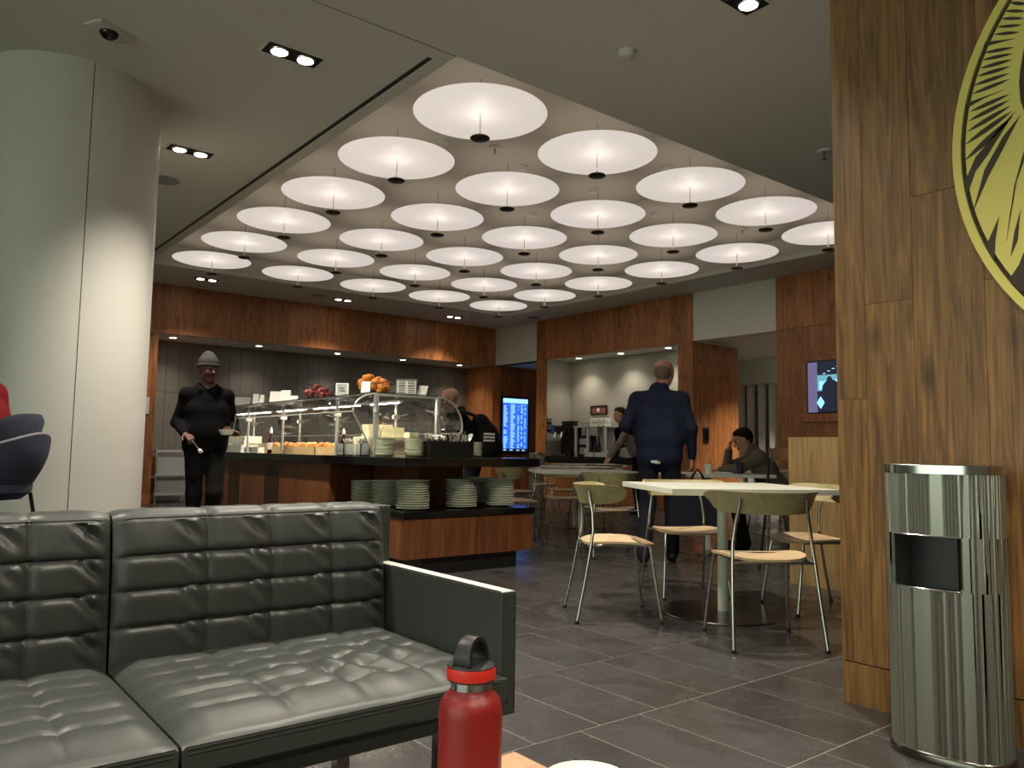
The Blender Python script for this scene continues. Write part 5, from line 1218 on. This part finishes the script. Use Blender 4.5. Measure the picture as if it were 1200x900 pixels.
MB().lathe([(.035, 0), (.05, .003), (.072, .045), (.075, .052), (.071, .052), (.047, .010), (.001, .008)], n=28).build('shell', 'porcelain', t, smooth=True); MB().lathe([(.06, .030), (.064, .036), (.03, .042), (.001, .043)], n=20).build('contents', 'cream', t, smooth=True)
o = obj('fork', cm['fork']); c = to_world(man1, (.19, -.29, 1.09)); o.location = c; o.rotation_euler = (.08, .12, 0); tag(o, 'fork standing upright in the held white bowl', 'fork')
o = obj('spoon', cm['spoon']); c = to_world(man1, (-.185, -.285, 1.045)); o.location = c; o.rotation_euler = (math.radians(160), math.radians(-35), 0); tag(o, 'serving spoon hanging from the other hand of the man with the beanie', 'spoon')

# man in navy, walking away
P2L = np.array([5.40, 4.66, 0]); P2F = nrm((.80, .62, 0))
def shirt_tail(B, s): B.cap((.0*s, .108*s, .862*s), (.05*s, .110*s, .868*s), .010*s, None, 7, .01); B.cap((-.07*s, .0, .92*s), (.07*s, .0, .92*s), .124*s, None, 1, .03); B.cap((-.075*s, 0, 1.10*s), (.075*s, 0, 1.10*s), .112*s, None, 1, .09)
man2 = person('person', 'man in a navy pullover walking away between the tables', tuple(P2L), P2F,
    pose(elR=(-.27, .05, 1.15), wrR=(-.275, -.03, .90), hdR=(.02, -.1, -1), huR=(-.9, .3, 0), hsR=-1, curlR=.7, elL=(.285, .08, 1.17), wrL=(.19, -.20, 1.10), hface=(-.25, -.97, -.05), head=(-.04, -.03, 1.64), chest=(0, -.01, 1.29), knR=(-.11, -.10, .50), anR=(-.10, -.12, .094), knL=(.10, -.03, .50), anL=(.12, .14, .11), shL=(.205, .01, 1.43), shR=(-.205, .01, 1.43)),
    ['skin_tan', 'navy_jacket', 'pants_navy', 'shoe_black', 'eye_dark', 'lip_light', 'sole', 'shirt_white'], .0085, 1.03, bulk=1.0, collar=True, extra=shirt_tail,
    hats=lambda t, q, s: obj('hair', (lambda H: (H.cap(q(-.034, 0, .012), q(-.03, 0, .0), .0765*s, .074*s, 0, .02), H.mesh('hair', ['stubble'], .0085))[1])(Body()), t))
# dark bag hanging at his side
c = to_world(man2, (-.33, -.02, 0)); t = thing('shoulder_bag', 'dark navy bag hanging from the walking man\'s hand', 'bag', (c[0], c[1], 0), math.atan2(CR[1], CR[0]))
mb = MB()
def bagf(u, v): a = 2*PI*u; e = .35; z = .30+.36*v; k = 1-.25*v**3; cx, sx = math.cos(a), math.sin(a); return (.245*k*math.copysign(abs(cx)**e, cx)-.02, .07*(1-.5*v)*math.copysign(abs(sx)**.6, sx), z+.012*math.sin(a*3)*(1-v))
mb.grid(bagf, 48, 12, closed_u=True); mb.add([bagf(i/48, 0) for i in range(48)], [tuple(range(48))]); mb.add([bagf(i/48, 1) for i in range(48)], [tuple(range(48))]); mb.build('body', 'pants_navy', t, smooth=True)
for dy_ in (-.03, .03): MB().tube([(-.12, dy_, .64), (-.04, dy_*.6, .78), (0, 0, .835), (.04, dy_*.6, .78), (.08, dy_, .64)], .008, 6).build('handle', 'pants_navy', t, smooth=True)
MB().tube([(.20, 0, .42), (.22, .02, .26), (.15, .02, .14), (.05, .03, .06), (.01, .03, .03)], .012, 6).build('strap', 'black', t, smooth=True)

# bald man with the backpack
P3L = np.array([5.08, 7.08, 0]); P3F = nrm((-.80, .55, 0))
def specs(t, q, s):
    for e in (-1, 1): MB().tube([q(.092, e*.034+.022*math.cos(a), -.002+.018*math.sin(a)) for a in np.linspace(0, 2*PI, 17)[:-1]], .003, 5, closed=True).build('glasses_rim', 'black', t)
    for e in (-1, 1): MB().tube([q(.09, e*.056, .002), q(-.005, e*.086, .008)], .003, 5).build('glasses_arm', 'black', t)
man3 = person('person', 'bald man with glasses and black backpack bending over the buffet', tuple(P3L), P3F,
    pose(pelvis=(0, .05, .94), hipL=(.09, .05, .92), hipR=(-.09, .05, .92), chest=(0, -.10, 1.23), neck=(0, -.17, 1.39), head=(0, -.24, 1.535), hface=(.25, -.95, -.2), shL=(.20, -.13, 1.36), shR=(-.20, -.13, 1.36), elL=(.25, -.28, 1.12), wrL=(.18, -.46, 1.03), elR=(-.25, -.28, 1.12), wrR=(-.18, -.46, 1.03), huL=(0, 0, 1), huR=(0, 0, 1), hsL=-1),
    ['skin_light', 'backpack_black', 'pants_navy', 'shoe_black', 'eye_dark', 'lip_light'], .010, 1.0, hats=specs, hood=True, bulk=1.05)
bk = Body(); bk.cap((-.07, .10, 1.27), (.07, .10, 1.27), .10, None, 0, .06); bk.cap((-.08, .17, 1.15), (.08, .17, 1.15), .125, None, 0, .06); bk.cap((-.09, .21, 1.03), (.09, .21, 1.03), .135, None, 0, .06); bk.cap((-.09, .22, .96), (.09, .22, .96), .12, None, 0, .06)
t = thing('backpack', 'black backpack with three white stripes on the bald man\'s back', 'backpack', tuple(P3L), man3.rotation_euler.z); obj('body', bk.mesh('body', ['backpack_black'], .012), t)
for k in range(3): z = 1.075+k*.035; MB().tube([(.215+.006*0, .13, z), (.222, .19, z+.0), (.205, .25, z-.004)], .013, 6).build('stripe', 'paper', t, smooth=True)
for e in (-1, 1): MB().tube([(e*.10, .06, 1.34), (e*.13, -.10, 1.40), (e*.14, -.22, 1.30), (e*.15, -.12, 1.08), (e*.16, .06, .98)], .015, 6).build('strap', 'black', t, smooth=True)

# man writing at the table
P4F = nrm((-.66, .75, 0))
man4 = person('person', 'man in a brown sweater sitting and writing with a hand to his face', (7.18, 4.655, 0), P4F,
    pose(pelvis=(0, .03, .565), hipL=(.09, .0, .555), hipR=(-.09, .0, .555), knL=(.12, -.40, .52), knR=(-.12, -.40, .52), anL=(.12, -.34, .094), anR=(-.12, -.30, .094), chest=(0, -.13, .86), neck=(0, -.22, 1.0), head=(0, -.315, 1.12), hface=(0, -.92, -.40), hup=(0, -.38, .92), shL=(.19, -.17, .965), shR=(-.19, -.17, .965), elL=(.24, -.38, .825), wrL=(.12, -.55, .812), hdL=(-.3, -.9, -.05), huL=(0, 0, 1), hsL=-1, elR=(-.20, -.46, .83), wrR=(-.07, -.45, 1.02), hdR=(.35, .12, .7), huR=(-.3, -.8, .2), hsR=1, curlR=.4),
    ['skin_light', 'brown_sweater', 'pants_black', 'shoe_black', 'eye_dark', 'lip_light'], .009, 1.0, hair='hair_dark', bulk=1.02, collar=True)
c = to_world(man4, (.09, -.66, .80)); t = thing('pencil', 'pencil in the writing man\'s hand', 'pencil', c, 0); MB().tube([(0, 0, 0), (.03, .03, .13)], .004, 6).build('shaft', 'board', t); MB().tube([(-.004, -.004, -.018), (0, 0, 0)], [.001, .004], 6).build('tip', 'black', t)

# man leaning on the far table
def vest(B, s): B.cap((-.10*s, -.16*s, 1.12*s), (.02*s, -.22*s, 1.30*s), .085*s, .075*s, 6, .03)
man5 = person('person', 'man in a grey sweater leaning on the farthest table', (9.42, 8.70, 0), nrm((-.80, .60, 0)),
    pose(pelvis=(0, .12, .945), hipL=(.09, .12, .92), hipR=(-.09, .12, .92), knL=(.10, .08, .50), knR=(-.10, .08, .50), anL=(.11, .14, .094), anR=(-.11, .14, .094), chest=(0, -.08, 1.24), neck=(0, -.14, 1.42), head=(0, -.20, 1.575), shL=(.19, -.10, 1.385), shR=(-.19, -.10, 1.385), elL=(.24, -.24, 1.11), wrL=(.20, -.38, .88), hdL=(0, -.5, -.8), huL=(0, -.8, .5), elR=(-.24, -.2, 1.11), wrR=(-.2, -.36, .88), hdR=(0, -.5, -.8), huR=(0, -.8, .5), hface=(.1, -.98, -.12)),
    ['skin_light', 'grey_sweater', 'pants_black', 'shoe_black', 'eye_dark', 'lip_light', 'hoodie_black'], .011, 1.0, hair='hair_brown', extra=vest)
# server bending behind the buffet
def apron(B, s): B.cap((-.08*s, -.20*s, 1.08*s), (.08*s, -.20*s, 1.08*s), .10*s, None, 6, .03); B.cap((-.08*s, -.07*s, .86*s), (.08*s, -.07*s, .86*s), .125*s, None, 6, .03)
man6 = person('person', 'server in grey shirt and burgundy apron bending behind the buffet', (4.86, 11.02, 0), nrm((-.75, -.35, 0)),
    pose(pelvis=(0, .05, .93), hipL=(.09, .05, .91), hipR=(-.09, .05, .91), chest=(0, -.20, 1.15), neck=(0, -.30, 1.27), head=(0, -.41, 1.36), hface=(0, -.85, -.52), hup=(0, -.45, .88), shL=(.19, -.24, 1.25), shR=(-.19, -.24, 1.25), elL=(.25, -.32, 1.02), wrL=(.15, -.5, .97), elR=(-.25, -.32, 1.02), wrR=(-.15, -.5, .97), huL=(0, 0, 1), huR=(0, 0, 1), hsL=-1),
    ['skin_tan', 'server_grey', 'pants_black', 'shoe_black', 'eye_dark', 'lip_light', 'apron'], .012, .95, hair='hair_dark', extra=apron)
# person in the lounge chair, at the left edge
man7 = person('person', 'person in a dark red top sitting on the navy bucket stool', (BSX, BSY, .19), nrm((-.78, .62, 0)),
    pose(pelvis=(0, .0, .69), hipL=(.08, -.02, .68), hipR=(-.08, -.02, .68), knL=(.12, -.42, .60), knR=(-.12, -.42, .60), anL=(.12, -.36, .19), anR=(-.12, -.36, .19), chest=(0, -.11, .96), neck=(0, -.13, 1.13), head=(0, -.18, 1.29), shL=(.19, -.11, 1.09), shR=(-.19, -.11, 1.09), elL=(.22, -.06, .86), wrL=(.12, -.26, .78), elR=(-.22, -.06, .86), wrR=(-.12, -.26, .78), huL=(0, 0, 1), huR=(0, 0, 1), hsL=-1),
    ['skin_tan', 'red_knit', 'pants_black', 'shoe_black', 'eye_dark', 'lip_light'], .011, 1.0, hair='hair_dark')
